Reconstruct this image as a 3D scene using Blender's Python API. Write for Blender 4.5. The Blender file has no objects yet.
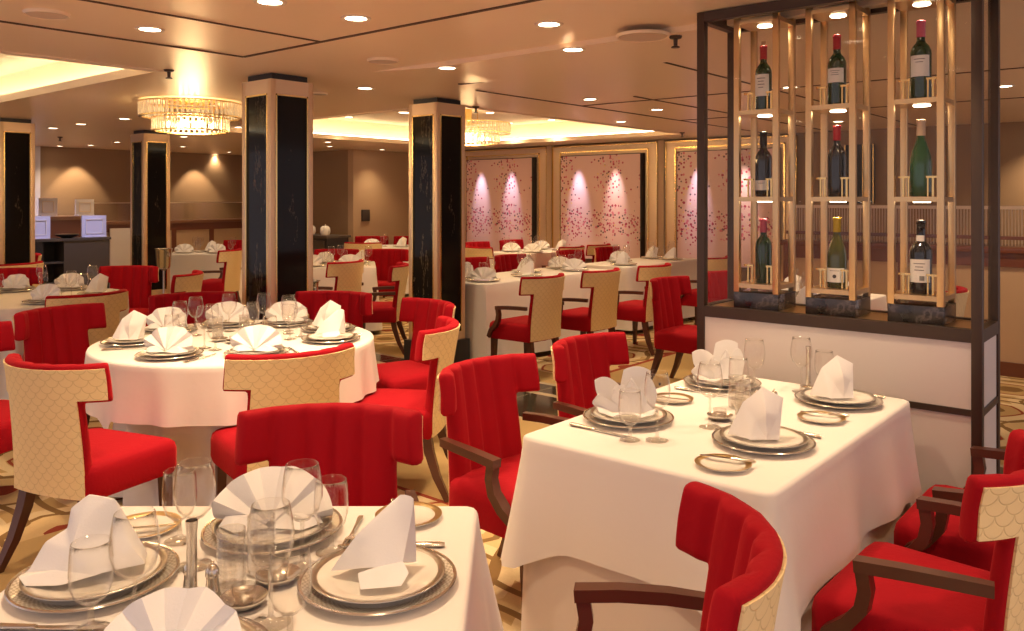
import bpy, bmesh, math, random
from mathutils import Vector, Matrix
R = random.Random(7)
PI = math.pi
S = bpy.context.scene
COL = S.collection

# ------------------------------------------------------------------ frame of reference
# World axes are the room's: x = u (along the wine cabinet), y = v (into the room). The camera looks 39.9 deg left of +y.
H, F = 1.52, 830.0
CS, SN = 0.767, 0.641
ZC = 2.39            # ceiling
K = .885             # plan scale of everything read off the ceiling
ZT = 0.75            # table tops

def cam2uv(X, Y): return (CS*X - SN*Y, SN*X + CS*Y)
def at(px, py, z):                     # where a photo point lies if it is at height z (metres)
    Y = F*(H - z)/(py - 198.0); X = (px - 512.0)/F*Y
    return cam2uv(X, Y)
YAW = math.atan2(SN, CS)

# ------------------------------------------------------------------ materials
def mat(name, col=(.5,.5,.5), rough=.5, metal=0., spec=.5, sheen=0., sheen_col=None, emit=None, coat=0., trans=0., bump=None):
    m = bpy.data.materials.new(name); m.use_nodes = True
    b = m.node_tree.nodes['Principled BSDF']
    b.inputs['Base Color'].default_value = (*col, 1); b.inputs['Roughness'].default_value = rough
    b.inputs['Metallic'].default_value = metal; b.inputs['Specular IOR Level'].default_value = spec
    if sheen:
        b.inputs['Sheen Weight'].default_value = sheen; b.inputs['Sheen Roughness'].default_value = .4
        b.inputs['Sheen Tint'].default_value = (*(sheen_col or col), 1)
    if coat: b.inputs['Coat Weight'].default_value = coat
    if trans: b.inputs['Transmission Weight'].default_value = trans
    if emit:
        b.inputs['Emission Color'].default_value = (*emit[0], 1); b.inputs['Emission Strength'].default_value = emit[1]
    if bump:
        N = Nd(m); n = N.new('ShaderNodeTexNoise'); n.inputs['Scale'].default_value = bump[0]; n.inputs['Detail'].default_value = 4
        tc = N.new('ShaderNodeTexCoord'); N.link(tc.outputs['Object'], n.inputs['Vector'])
        bp = N.new('ShaderNodeBump'); bp.inputs['Strength'].default_value = bump[1]; bp.inputs['Distance'].default_value = .01
        N.link(n.outputs['Fac'], bp.inputs['Height']); N.link(bp.outputs['Normal'], b.inputs['Normal'])
    return m

class Nd:
    def __init__(s, m): s.t = m.node_tree; s.n = s.t.nodes
    def new(s, k): return s.n.new(k)
    def link(s, a, b): s.t.links.new(a, b)
    def m(s, op, a, b=None, c=None):
        n = s.n.new('ShaderNodeMath'); n.operation = op
        for i, v in enumerate((a, b, c)):
            if v is None: continue
            if isinstance(v, (int, float)): n.inputs[i].default_value = v
            else: s.link(v, n.inputs[i])
        return n.outputs[0]
    def mix(s, f, a, b):
        n = s.n.new('ShaderNodeMix'); n.data_type = 'RGBA'
        if isinstance(f, (int, float)): n.inputs[0].default_value = f
        else: s.link(f, n.inputs[0])
        for i, v in ((6, a), (7, b)):
            if isinstance(v, tuple): n.inputs[i].default_value = (*v, 1)
            else: s.link(v, n.inputs[i])
        return n.outputs[2]
    def noise(s, vec, scale, detail=4, rough=.5):
        n = s.n.new('ShaderNodeTexNoise'); n.inputs['Scale'].default_value = scale; n.inputs['Detail'].default_value = detail
        n.inputs['Roughness'].default_value = rough; s.link(vec, n.inputs['Vector']); return n.outputs['Fac']
    def ramp(s, f, stops):
        n = s.n.new('ShaderNodeValToRGB'); e = n.color_ramp.elements
        while len(e) < len(stops): e.new(.5)
        for i, (p, c) in enumerate(stops): e[i].position = p; e[i].color = (*c, 1) if len(c) == 3 else c
        s.link(f, n.inputs[0]); return n.outputs[0]
    def b(s): return s.n['Principled BSDF']

M = {}
M['velvet'] = mat('red_velvet', (.335,.004,.012), .8, spec=.12, sheen=.35, sheen_col=(1,.10,.10), bump=(60,.15))
M['wood'] = mat('dark_wood', (.085,.026,.014), .38, coat=.2)
M['linen'] = mat('white_linen', (.84,.80,.77), .85, spec=.2, bump=(7,.28))
M['linen_under'] = mat('blush_linen', (.82,.75,.70), .85, spec=.2, bump=(7,.28))
M['napkin'] = mat('napkin_linen', (.86,.84,.83), .8, spec=.2, bump=(260,.08))
M['china'] = mat('china', (.86,.82,.75), .12, coat=.3)
M['silver'] = mat('silver', (.70,.66,.60), .2, metal=1)
M['band'] = mat('silver_band', (.58,.53,.45), .28, metal=1)
M['goldband'] = mat('gold_band', (.66,.47,.22), .3, metal=1)
M['bronze'] = mat('dark_bronze', (.075,.05,.038), .4, metal=.6)
M['champagne'] = mat('champagne_metal', (.78,.58,.38), .45, metal=.75)
M['brass'] = mat('brushed_brass', (.72,.50,.26), .30, metal=1)
M['gold'] = mat('polished_gold', (.85,.60,.25), .22, metal=1)
M['panel'] = mat('pale_panel', (.72,.67,.65), .45)
M['ceil'] = mat('ceiling_lacquer', (.88,.70,.50), .34, spec=.5)
M['cofferin'] = mat('coffer_paint', (.85,.75,.58), .6)
M['seam'] = mat('ceiling_seam', (.10,.06,.04), .8)
M['walltan'] = mat('tan_wall', (.31,.205,.12), .7)
M['wallbeige'] = mat('beige_wall', (.52,.36,.22), .65)
M['redwood'] = mat('mahogany', (.16,.05,.025), .35, coat=.3)
M['whitepaint'] = mat('white_paint', (.72,.70,.76), .5)
M['bluewhite'] = mat('cool_white_panel', (.60,.60,.78), .5)
M['black'] = mat('black_lacquer', (.02,.017,.016), .4)
M['greywood'] = mat('grey_brown_wood', (.07,.052,.04), .5)
M['rubber'] = mat('red_plastic', (.4,.02,.02), .5)
M['greybox'] = mat('grey_plastic', (.35,.33,.33), .5)
M['trimwhite'] = mat('lamp_trim', (.75,.62,.48), .4)
M['speaker'] = mat('speaker_cover', (.62,.50,.40), .6)
M['lens'] = mat('lamp_lens', (1,1,1), .5, emit=((1,.80,.55), 14))
M['led'] = mat('led_strip', (1,1,1), .5, emit=((1,.86,.58), 11))
M['bulb'] = mat('bulb', (1,1,1), .5, emit=((1,.72,.36), 30))
M['steel'] = mat('steel', (.62,.60,.57), .25, metal=1)
M['greenglass'] = mat('green_bottle_glass', (.012,.04,.012), .06, coat=.5)
M['brightgreen'] = mat('bright_green_glass', (.010,.05,.018), .06, coat=.5)
M['olive'] = mat('olive_bottle_glass', (.055,.058,.010), .06, coat=.5)
M['darkglass'] = mat('dark_bottle_glass', (.008,.007,.008), .06, coat=.5)
M['capred'] = mat('red_capsule', (.45,.02,.035), .35)
M['cappink'] = mat('rose_capsule', (.55,.09,.16), .35)
M['capcream'] = mat('cream_capsule', (.62,.45,.32), .4)
M['capyellow'] = mat('yellow_capsule', (.65,.45,.03), .4)
M['capblack'] = mat('black_capsule', (.015,.012,.012), .35)
M['cork'] = mat('cork', (.45,.28,.14), .8)
M['ink'] = mat('label_ink', (.07,.06,.06), .7)
M['paper'] = mat('label_paper', (.82,.78,.74), .7)
M['leaf'] = mat('dark_emblem', (.05,.05,.06), .5)
M['stonetop'] = mat('counter_top', (.22,.10,.05), .3)

def thin_glass(name, tint, edge, gl=.9, blend=.12, base=.035):
    m = bpy.data.materials.new(name); m.use_nodes = True; N = Nd(m)
    N.n.remove(N.b()); out = N.n['Material Output']
    lw = N.new('ShaderNodeLayerWeight'); lw.inputs['Blend'].default_value = .25
    tr = N.new('ShaderNodeBsdfTransparent'); gs = N.new('ShaderNodeBsdfGlossy'); gs.inputs['Roughness'].default_value = .03
    gs.inputs['Color'].default_value = (gl, gl, gl, 1)
    N.link(N.ramp(lw.outputs['Facing'], [(0, tint), (.80, tint), (1, edge)]), tr.inputs['Color'])
    fr = N.m('ADD', base, N.m('MULTIPLY', N.m('POWER', lw.outputs['Facing'], 4.0), blend*4))
    lw.inputs['Blend'].default_value = .5
    mx = N.new('ShaderNodeMixShader'); N.link(fr, mx.inputs[0]); N.link(tr.outputs[0], mx.inputs[1]); N.link(gs.outputs[0], mx.inputs[2])
    N.link(mx.outputs[0], out.inputs['Surface']); return m
M['glass'] = thin_glass('drinking_glass', (.992,.988,.98), (.70,.68,.64), blend=.24, base=.025)
M['stem'] = thin_glass('solid_glass', (.95,.94,.92), (.62,.59,.55), blend=.3, base=.13)
M['pane'] = thin_glass('window_glass', (.99,.985,.975), (.85,.83,.8), blend=.06, base=.006)
M['acrylic'] = thin_glass('acrylic_screen', (.90,.88,.86), (.7,.68,.66), blend=.2)
M['crystal'] = mat('crystal', (1,.93,.82), .05, trans=.75, emit=((1,.66,.3), .12))

def marble():
    m = mat('black_marble', (.012,.010,.009), .07, spec=.15); N = Nd(m)
    tc = N.new('ShaderNodeTexCoord'); mp = N.new('ShaderNodeMapping'); mp.inputs['Scale'].default_value = (1,1,.22); N.link(tc.outputs['Object'], mp.inputs[0])
    n1 = N.noise(mp.outputs[0], 4.5, 8, .7)
    v = N.m('ABSOLUTE', N.m('SUBTRACT', n1, .5)); line = N.m('SUBTRACT', 1.0, N.m('MULTIPLY', v, 110.0)); line = N.m('MAXIMUM', line, 0.0)
    br = N.m('GREATER_THAN', N.noise(mp.outputs[0], 9, 3), .52)
    f = N.m('MULTIPLY', line, N.m('MULTIPLY', br, .4))
    N.link(N.mix(f, (.012,.010,.009), (.42,.33,.22)), N.b().inputs['Base Color']); return m
M['marble'] = marble()
def stone():
    m = mat('grey_marble_block', (.05,.04,.038), .15, spec=.6); N = Nd(m)
    tc = N.new('ShaderNodeTexCoord')
    n1 = N.noise(tc.outputs['Object'], 9, 8, .65)
    N.link(N.ramp(n1, [(.3,(.010,.008,.008)),(.54,(.030,.022,.022)),(.58,(.12,.09,.085)),(.61,(.022,.016,.016))]), N.b().inputs['Base Color']); return m
M['stone'] = stone()

def scale_fabric(name, base, line):
    m = mat(name, base, .75, spec=.2); N = Nd(m)
    uv = N.new('ShaderNodeUVMap'); sp = N.new('ShaderNodeSeparateXYZ'); N.link(uv.outputs[0], sp.inputs[0])
    out = None
    for ox, oy in ((0,0),(.5,.5)):
        x = N.m('ADD', N.m('MULTIPLY', sp.outputs[0], 1/.052), ox+20); y = N.m('ADD', N.m('MULTIPLY', sp.outputs[1], 1/.052), oy+20)
        fx = N.m('SUBTRACT', N.m('FRACT', x), .5); fy = N.m('SUBTRACT', N.m('FRACT', y), 1.0)
        d = N.m('SQRT', N.m('ADD', N.m('MULTIPLY', fx, fx), N.m('MULTIPLY', fy, fy)))
        w = N.m('SUBTRACT', 1.0, N.m('MULTIPLY', N.m('ABSOLUTE', N.m('SUBTRACT', d, .49)), 22.0))
        w = N.m('MAXIMUM', w, 0.0); out = w if out is None else N.m('MAXIMUM', out, w)
    N.link(N.mix(N.m('MULTIPLY', out, .6), base, line), N.b().inputs['Base Color'])
    bp = N.new('ShaderNodeBump'); bp.inputs['Strength'].default_value = .35; bp.inputs['Distance'].default_value = .004; bp.invert = True
    N.link(out, bp.inputs['Height']); N.link(bp.outputs[0], N.b().inputs['Normal']); return m
M['cream'] = scale_fabric('cream_scale_fabric', (.86,.68,.38), (.58,.43,.22))

def floor_mat():
    m = mat('patterned_carpet', (.4,.3,.15), .9, spec=.1); N = Nd(m)
    tc = N.new('ShaderNodeTexCoord'); sp = N.new('ShaderNodeSeparateXYZ'); N.link(tc.outputs['Object'], sp.inputs[0])
    u, v = sp.outputs[0], sp.outputs[1]
    base, tan, dark, red, crm = (.60,.44,.23), (.48,.33,.15), (.20,.115,.045), (.26,.035,.022), (.70,.56,.34)
    # interlocking hexagonal links in two staggered grids
    def cells(ox, oy):
        x = N.m('ADD', N.m('MULTIPLY', u, 1/.80), ox+40); y = N.m('ADD', N.m('MULTIPLY', v, 1/.80), oy+40)
        fx = N.m('ABSOLUTE', N.m('SUBTRACT', N.m('FRACT', x), .5)); fy = N.m('ABSOLUTE', N.m('SUBTRACT', N.m('FRACT', y), .5))
        hexd = N.m('MAXIMUM', N.m('ADD', N.m('MULTIPLY', fx, .87), N.m('MULTIPLY', fy, .5)), fy)
        rnd = N.m('SQRT', N.m('ADD', N.m('MULTIPLY', fx, fx), N.m('MULTIPLY', fy, fy)))
        return N.m('ADD', N.m('MULTIPLY', hexd, .6), N.m('MULTIPLY', rnd, .4))
    def band(d, c, w): return N.m('LESS_THAN', N.m('ABSOLUTE', N.m('SUBTRACT', d, c)), w)
    dA, dB = cells(0,0), cells(.5,.5)
    c = N.mix(N.m('LESS_THAN', dA, .40), base, tan)
    c = N.mix(band(dB, .36, .045), c, crm); c = N.mix(band(dA, .42, .022), c, dark); c = N.mix(band(dA, .30, .035), c, crm)
    c = N.mix(band(dA, .245, .012), c, red); c = N.mix(band(dB, .30, .018), c, dark); c = N.mix(N.m('LESS_THAN', dA, .12), c, dark)
    c = N.mix(N.m('LESS_THAN', dB, .10), c, red)
    # plain borders beside the stone walk
    def within(x, a, b): return N.m('MULTIPLY', N.m('GREATER_THAN', x, a), N.m('LESS_THAN', x, b))
    pl = N.m('MAXIMUM', within(v, 2.95, 5.75), within(u, -4.02, -3.22))
    c = N.mix(pl, c, (.47,.33,.15))
    c = N.mix(N.m('MULTIPLY', within(u, -4.02, -3.97), N.m('GREATER_THAN', v, 5.75)), c, red)
    c = N.mix(N.m('MULTIPLY', within(u, -3.27, -3.22), N.m('GREATER_THAN', v, 5.75)), c, red)
    c = N.mix(within(v, 2.95, 2.98), c, red); c = N.mix(within(v, 3.9, 3.93), c, dark)
    nz = N.noise(tc.outputs['Object'], 90, 3); c = N.mix(N.m('MULTIPLY', nz, .25), c, (.25,.16,.07))
    st = within(v, 4.42, 5.42)
    gx = N.m('LESS_THAN', N.m('ABSOLUTE', N.m('SUBTRACT', N.m('FRACT', N.m('MULTIPLY', u, 1/.62)), .5)), .006)
    sc = N.mix(N.noise(tc.outputs['Object'], 4, 8, .65), (.012,.011,.009), (.075,.065,.045))
    sc = N.mix(within(v, 5.06, 5.13), sc, (.55,.45,.30)); sc = N.mix(within(v, 4.42, 4.47), sc, (.55,.45,.30)); sc = N.mix(within(v, 5.37, 5.42), sc, (.55,.45,.30))
    sc = N.mix(gx, sc, (.30,.25,.17))
    c = N.mix(st, c, sc); N.link(c, N.b().inputs['Base Color'])
    N.link(N.m('SUBTRACT', .92, N.m('MULTIPLY', st, .80)), N.b().inputs['Roughness'])
    N.link(N.m('ADD', .1, N.m('MULTIPLY', st, .4)), N.b().inputs['Specular IOR Level']); return m
M['floor'] = floor_mat()

def art_mat():
    m = mat('blossom_mosaic', (.6,.36,.32), .35, spec=.4); N = Nd(m)
    tc = N.new('ShaderNodeTexCoord'); sp = N.new('ShaderNodeSeparateXYZ'); N.link(tc.outputs['Object'], sp.inputs[0])
    x, z = sp.outputs[0], sp.outputs[2]
    cl = N.noise(tc.outputs['Object'], 2.2, 3)
    bandz = N.m('MAXIMUM', N.m('SUBTRACT', 1.0, N.m('MULTIPLY', N.m('ABSOLUTE', N.m('SUBTRACT', z, 1.10)), 3.4)), 0.0)
    fall = N.m('MAXIMUM', N.m('MULTIPLY', N.m('SUBTRACT', z, 1.05), .75), 0.0)           # petals falling in streams from the top
    xs = N.m('ADD', .5, N.m('MULTIPLY', .5, N.m('SINE', N.m('ADD', N.m('MULTIPLY', x, 7.6), .8))))
    topz = N.m('MULTIPLY', fall, xs)
    dens = N.m('ADD', N.m('MULTIPLY', N.m('ADD', bandz, topz), .62), N.m('MULTIPLY', N.m('SUBTRACT', cl, .52), 1.0))
    c = (.80,.56,.51)
    first = True
    for scale, colr, thr in ((27, None, .42), (18, None, .36)):
        vo = N.new('ShaderNodeTexVoronoi'); vo.inputs['Scale'].default_value = scale; N.link(tc.outputs['Object'], vo.inputs['Vector'])
        sc = N.new('ShaderNodeSeparateColor'); N.link(vo.outputs['Color'], sc.inputs[0])
        on = N.m('MULTIPLY', N.m('LESS_THAN', vo.outputs['Distance'], thr), N.m('LESS_THAN', sc.outputs[0], N.m('ADD', .06, dens)))
        pc = N.ramp(sc.outputs[1], [(0,(.14,.06,.07)),(.22,(.45,.05,.10)),(.5,(.70,.20,.26)),(.72,(.85,.60,.22)),(.9,(.80,.74,.66))])
        pc.node.color_ramp.interpolation = 'CONSTANT'
        c = N.mix(on, c, pc)
    N.link(c, N.b().inputs['Base Color']); return m
M['art'] = art_mat()

def charger_mat():
    m = mat('silver_fretwork_rim', (.45,.41,.36), .35, metal=.6); N = Nd(m)
    tc = N.new('ShaderNodeTexCoord'); sp = N.new('ShaderNodeSeparateXYZ'); N.link(tc.outputs['Object'], sp.inputs[0])
    a = N.m('ARCTAN2', sp.outputs[1], sp.outputs[0]); s = N.m('SINE', N.m('MULTIPLY', a, 56.0))
    r = N.m('SQRT', N.m('ADD', N.m('MULTIPLY', sp.outputs[0], sp.outputs[0]), N.m('MULTIPLY', sp.outputs[1], sp.outputs[1])))
    rr = N.m('SINE', N.m('MULTIPLY', r, 700.0))
    k = N.m('GREATER_THAN', N.m('MULTIPLY', s, rr), 0.0)
    N.link(N.mix(k, (.56,.51,.44), (.80,.76,.70)), N.b().inputs['Base Color']); return m
M['fret'] = charger_mat()

# ------------------------------------------------------------------ mesh helpers
def fin(bm, smooth=40, name='m'):
    bmesh.ops.recalc_face_normals(bm, faces=bm.faces)
    me = bpy.data.meshes.new(name); bm.to_mesh(me); bm.free()
    if smooth:
        for p in me.polygons: p.use_smooth = True
        if smooth < 180: me.set_sharp_from_angle(angle=math.radians(smooth))
    return me
def obj(name, me, material, parent=None, link=True, smooth=40):
    if isinstance(me, bmesh.types.BMesh): me = fin(me, smooth, name)
    o = bpy.data.objects.new(name, me)
    if material is not None:
        me.materials.clear(); me.materials.append(M[material] if isinstance(material, str) else material)
    if parent is not None: o.parent = parent
    if link: COL.objects.link(o)
    return o
def empty(name, loc=(0,0,0), rz=0, link=True):
    o = bpy.data.objects.new(name, None); o.location = loc; o.rotation_euler = (0,0,rz); o.empty_display_size = .05
    if link: COL.objects.link(o)
    return o
LABELS = {}
def tag(o, label, cat, group=None):
    assert 4 <= len(label.split()) <= 16, label
    o['label'] = label; o['category'] = cat; o['kind'] = 'thing'
    if group: o['group'] = group
    return o
def struct(name, me, material, smooth=40):
    o = obj(name, me, material, smooth=smooth); o['kind'] = 'structure'; return o
def dup(root, loc, rz=0, sc=None):
    r = root.copy(); COL.objects.link(r); r.location = loc; r.rotation_euler = (0,0,rz)
    if sc: r.scale = sc if isinstance(sc, tuple) else (sc,)*3
    for ch in root.children:
        c = ch.copy(); COL.objects.link(c); c.parent = r
        for g in ch.children:
            d = g.copy(); COL.objects.link(d); d.parent = c
    return r
def bake(me, subsurf=1):
    o = bpy.data.objects.new('tmp', me); COL.objects.link(o)
    md = o.modifiers.new('s', 'SUBSURF'); md.levels = md.render_levels = subsurf
    dg = bpy.context.evaluated_depsgraph_get(); r = bpy.data.meshes.new_from_object(o.evaluated_get(dg))
    COL.objects.unlink(o); bpy.data.objects.remove(o)
    for p in r.polygons: p.use_smooth = True
    return r
def box(bm, x0, x1, y0, y1, z0, z1, bev=0):
    vs = [bm.verts.new(p) for p in ((x0,y0,z0),(x1,y0,z0),(x1,y1,z0),(x0,y1,z0),(x0,y0,z1),(x1,y0,z1),(x1,y1,z1),(x0,y1,z1))]
    fs = [bm.faces.new([vs[i] for i in f]) for f in ((3,2,1,0),(4,5,6,7),(0,1,5,4),(1,2,6,5),(2,3,7,6),(3,0,4,7))]
    if bev:
        es = list({e for f in fs for e in f.edges}); bmesh.ops.bevel(bm, geom=es, offset=bev, segments=2, affect='EDGES', profile=.6)
    return bm
def boxm(*a, bev=0): return box(bmesh.new(), *a, bev=bev)
def lathe(bm, prof, n=24, cap0=True, cap1=True, cx=0, cy=0):
    rings = []
    for r, z in prof:
        if r < 1e-5: rings.append([bm.verts.new((cx,cy,z))])
        else: rings.append([bm.verts.new((cx+r*math.cos(2*PI*i/n), cy+r*math.sin(2*PI*i/n), z)) for i in range(n)])
    for a, b in zip(rings, rings[1:]):
        for i in range(n):
            j = (i+1) % n
            if len(a) == 1 and len(b) == 1: continue
            if len(a) == 1: bm.faces.new((a[0], b[i], b[j]))
            elif len(b) == 1: bm.faces.new((a[i], a[j], b[0]))
            else: bm.faces.new((a[i], a[j], b[j], b[i]))
    if cap0 and len(rings[0]) > 1: bm.faces.new(rings[0][::-1])
    if cap1 and len(rings[-1]) > 1: bm.faces.new(rings[-1])
    return bm
def lathem(prof, n=24, **k): return lathe(bmesh.new(), prof, n, **k)
def sweep(bm, pts, secs, up=(0,0,1), n=0):
    """a rectangular (n=0) or round (n sides) section swept along points; secs: (width, height) per point"""
    pts = [Vector(p) for p in pts]; rings = []
    for i, p in enumerate(pts):
        t = (pts[min(i+1, len(pts)-1)] - pts[max(i-1, 0)]).normalized()
        a = Vector(up).cross(t)
        if a.length < 1e-4: a = Vector((1,0,0)).cross(t)
        a.normalize(); b = t.cross(a); w, h = secs[i] if isinstance(secs, list) else secs
        if n: rings.append([bm.verts.new(p + a*w*math.cos(2*PI*k/n) + b*h*math.sin(2*PI*k/n)) for k in range(n)])
        else: rings.append([bm.verts.new(p + a*sx*w/2 + b*sy*h/2) for sx, sy in ((-1,-1),(1,-1),(1,1),(-1,1))])
    for r, q in zip(rings, rings[1:]):
        k = len(r)
        for i in range(k): bm.faces.new((r[i], r[(i+1)%k], q[(i+1)%k], q[i]))
    bm.faces.new(rings[0][::-1]); bm.faces.new(rings[-1]); return bm
def rrect(hx, hy, r, n):
    """n points with normals around a rounded rectangle, evenly spaced by arc length"""
    segs = []; lx, ly = 2*(hx-r), 2*(hy-r); q = PI*r/2; tot = 2*lx+2*ly+4*q; out = []
    for i in range(n):
        s = (i+.5)*tot/n
        for k in range(4):
            L = (ly, lx, ly, lx)[k]
            nd = ((1,0),(0,1),(-1,0),(0,-1))[k]; td = ((0,1),(-1,0),(0,-1),(1,0))[k]
            c0 = ((hx,-hy+r),(hx-r,hy),(-hx,hy-r),(-hx+r,-hy))[k]
            if s <= L: out.append((c0[0]+td[0]*s, c0[1]+td[1]*s, nd[0], nd[1], 0.)); break
            s -= L
            if s <= q:
                a0 = (0, PI/2, PI, 3*PI/2)[k]; a = a0 + s/r
                cc = ((hx-r,hy-r),(-hx+r,hy-r),(-hx+r,-hy+r),(hx-r,-hy+r))[k]
                out.append((cc[0]+r*math.cos(a), cc[1]+r*math.sin(a), math.cos(a), math.sin(a), math.sin(PI*s/q))); break
            s -= q
    return out

# ------------------------------------------------------------------ room shell
U0, U1, V0, V1 = -17.0*K, 2.5, -2.2, 12.4*K
CU, CV = -13.2*K, 10.8*K        # the wall step at the far corner
bm = bmesh.new(); f = [bm.verts.new(p) for p in ((U0-.3,V0,0),(U1,V0,0),(U1,V1+.3,0),(U0-.3,V1+.3,0))]; bm.faces.new(f)
struct('floor', bm, 'floor')
COF = [(-10.0,-5.50,-1.9,2.77), (-9.74,-5.44,5.58,10.05)]
SOF = (3.77, 4.553)
def ceiling():
    bm = bmesh.new()
    us = sorted({U0-.3, U1} | {x for q in COF for x in q[:2]}); vs = sorted({V0, V1+.3} | {x for q in COF for x in q[2:]})
    for a, b in zip(us, us[1:]):
        for c, d in zip(vs, vs[1:]):
            mu, mv = (a+b)/2, (c+d)/2
            if any(x0 < mu < x1 and y0 < mv < y1 for x0, x1, y0, y1 in COF): continue
            box(bm, a, b, c, d, ZC, ZC+.05)
    bmesh.ops.remove_doubles(bm, verts=bm.verts, dist=1e-4)
    dup_f = {}
    for fc in list(bm.faces):
        k = tuple(round(x, 3) for x in fc.calc_center_median()); dup_f.setdefault(k, []).append(fc)
    kill = [x for l in dup_f.values() if len(l) > 1 for x in l]
    bmesh.ops.delete(bm, geom=kill, context='FACES_ONLY'); return bm
struct('ceiling', ceiling(), 'ceil')
E = .2
for i, (a, b, c, d) in enumerate(COF):
    bm = bmesh.new(); zt = ZC+.30
    box(bm, a-E-.05, b+E+.05, c-E-.05, d+E+.05, zt, zt+.04)
    box(bm, a-E-.05, a-E, c-E-.05, d+E+.05, ZC+.05, zt); box(bm, b+E, b+E+.05, c-E-.05, d+E+.05, ZC+.05, zt)
    box(bm, a-E, b+E, c-E-.05, c-E, ZC+.05, zt); box(bm, a-E, b+E, d+E, d+E+.05, ZC+.05, zt)
    o = struct('ceiling_coffer', bm, 'cofferin')
    bm = bmesh.new(); w = .03; z0, z1 = ZC+.055, ZC+.07; e = E-.08
    box(bm, a-e, b+e, d+e-w, d+e, z0, z1); box(bm, a-e, b+e, c-e, c-e+w, z0, z1)
    box(bm, a-e, a-e+w, c-e, d+e, z0, z1); box(bm, b+e-w, b+e, c-e, d+e, z0, z1)
    tag(obj('cove_light', bm, 'led'), ['glowing cove light strip round the ceiling coffer at top left', 'glowing cove light strip round the ceiling coffer before the floral panels'][i], 'cove light', 'cove lights')
# edge bead round each coffer opening
for i, (a, b, c, d) in enumerate(COF):
    bm = bmesh.new(); t = .05
    box(bm, a-t, b+t, d, d+t, ZC-.012, ZC+.001); box(bm, a-t, b+t, c-t, c, ZC-.012, ZC+.001); box(bm, a-t, a, c, d, ZC-.012, ZC+.001); box(bm, b, b+t, c, d, ZC-.012, ZC+.001)
    struct('trim_%d' % (i+1), bm, 'ceil')
def seam(n, u0, u1, v0, v1, m='seam', t=.006):
    u0, u1, v0, v1 = (x*K for x in (u0, u1, v0, v1))
    struct('trim_%d' % n, boxm(u0, u1, v0, v1, ZC-t, ZC+.001), m)
sw = .012
seam(3, -5.13, 2, 3.23-sw, 3.23+sw); seam(4, -5.13-sw, -5.13+sw, -1.5, 3.23); seam(5, -4.26-sw*.7, -4.26+sw*.7, -1.5, 3.23)
seam(6, -4.9, 2, 5.145, 5.19, t=.012); seam(7, -5.1-sw, -5.1+sw, 5.6, 12.4); seam(8, -4.23-sw, -4.23+sw, 6.9, 12.4)  # first strip: shadow gap at the soffit edge, its shade put in as dark colour
seam(9, -5.1, 2, 7.25-sw*.6, 7.25+sw*.6); seam(10, -5.1, 2, 9.4-sw*.6, 9.4+sw*.6); seam(11, -3.0-sw*.7, -3.0+sw*.7, 5.2, 12.4)
# dropped soffit over the stone walk, with a ramped end
bm = bmesh.new()
vs = [bm.verts.new(p) for p in ((-3.85,SOF[0],ZC-.03),(2,SOF[0],ZC-.03),(2,SOF[1],ZC-.03),(-3.85,SOF[1],ZC-.03),(-4.42,SOF[0],ZC),(2,SOF[0],ZC),(2,SOF[1],ZC),(-4.42,SOF[1],ZC))]
for fi in ((0,1,2,3),(0,4,5,1),(3,2,6,7),(0,3,7,4)): bm.faces.new([vs[k] for k in fi])
struct('trim_12', bm, 'ceil', smooth=0)
# walls
struct('wall_back', boxm(CU, U1, V1, V1+.15, 0, ZC), 'walltan')
struct('wall_corner', boxm(U0, CU-.15, CV, CV+.15, 0, ZC), 'walltan')
struct('wall_step', boxm(CU-.15, CU, CV, V1+.15, 0, ZC), 'wallbeige')
struct('wall_left', boxm(U0-.15, U0, 5.62, CV+.1, 0, ZC), 'walltan')
struct('wall_entry', boxm(U0-.15, U0+.02, V0, 5.62, 0, ZC), 'whitepaint')
struct('baseboard_back', boxm(-4.2, U1, V1-.02, V1, 0, .12), 'redwood')
struct('baseboard_left', boxm(U0, U0+.02, 5.66, CV, 0, .12), 'redwood')

# floral art panels with their gilt surrounds
def art(u0, label, k):
    t = empty('floral_panel', (u0*K, V1, 0))
    w = 1.70*K; z0, z1 = .55, 2.20
    obj('panel_board', boxm(0, w, -.13, -.02, z0, z1), 'black', t)
    obj('picture', boxm(.012, w-.012, -.137, -.129, z0+.01, z1-.01), 'art', t)
    bm = bmesh.new()
    for e in (.0, .17):
        a, b = -.08-e*.9, w+.08+e*.9; th = .02 if e == 0 else .012
        for x0, x1, y0, y1 in ((a, a+th, 0, 0), (b-th, b, 0, 0)): box(bm, x0, x1, -.05, -.001, .1, z1+.07+e*.55)
        box(bm, a, b, -.05, -.001, z1+.05+e*.55, z1+.07+e*.55)
    obj('gilt_frame', bm, 'gold', t)
    bm = bmesh.new()
    box(bm, -.225, -.015, -.03, -.001, .1, z1+.15); box(bm, w+.015, w+.225, -.03, -.001, .1, z1+.15); box(bm, -.015, w+.015, -.03, -.001, z1+.01, z1+.15)
    obj('frame_field', bm, 'champagne', t)
    tag(t, label, 'wall art', 'floral wall panels')
art(-11.44, 'pink mosaic blossom panel, leftmost of the row, beside the marble column', 0)
art(-9.08, 'pink mosaic blossom panel standing fully in view on the back wall', 1)
art(-6.70, 'pink mosaic blossom panel partly behind the wine cabinet', 2)
for i, u in enumerate((-9.40, -7.03)):
    struct('trim_%d' % (13+i), boxm(u*K-.05, u*K+.05, V1-.07, V1, 0, ZC), 'wallbeige')

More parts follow.
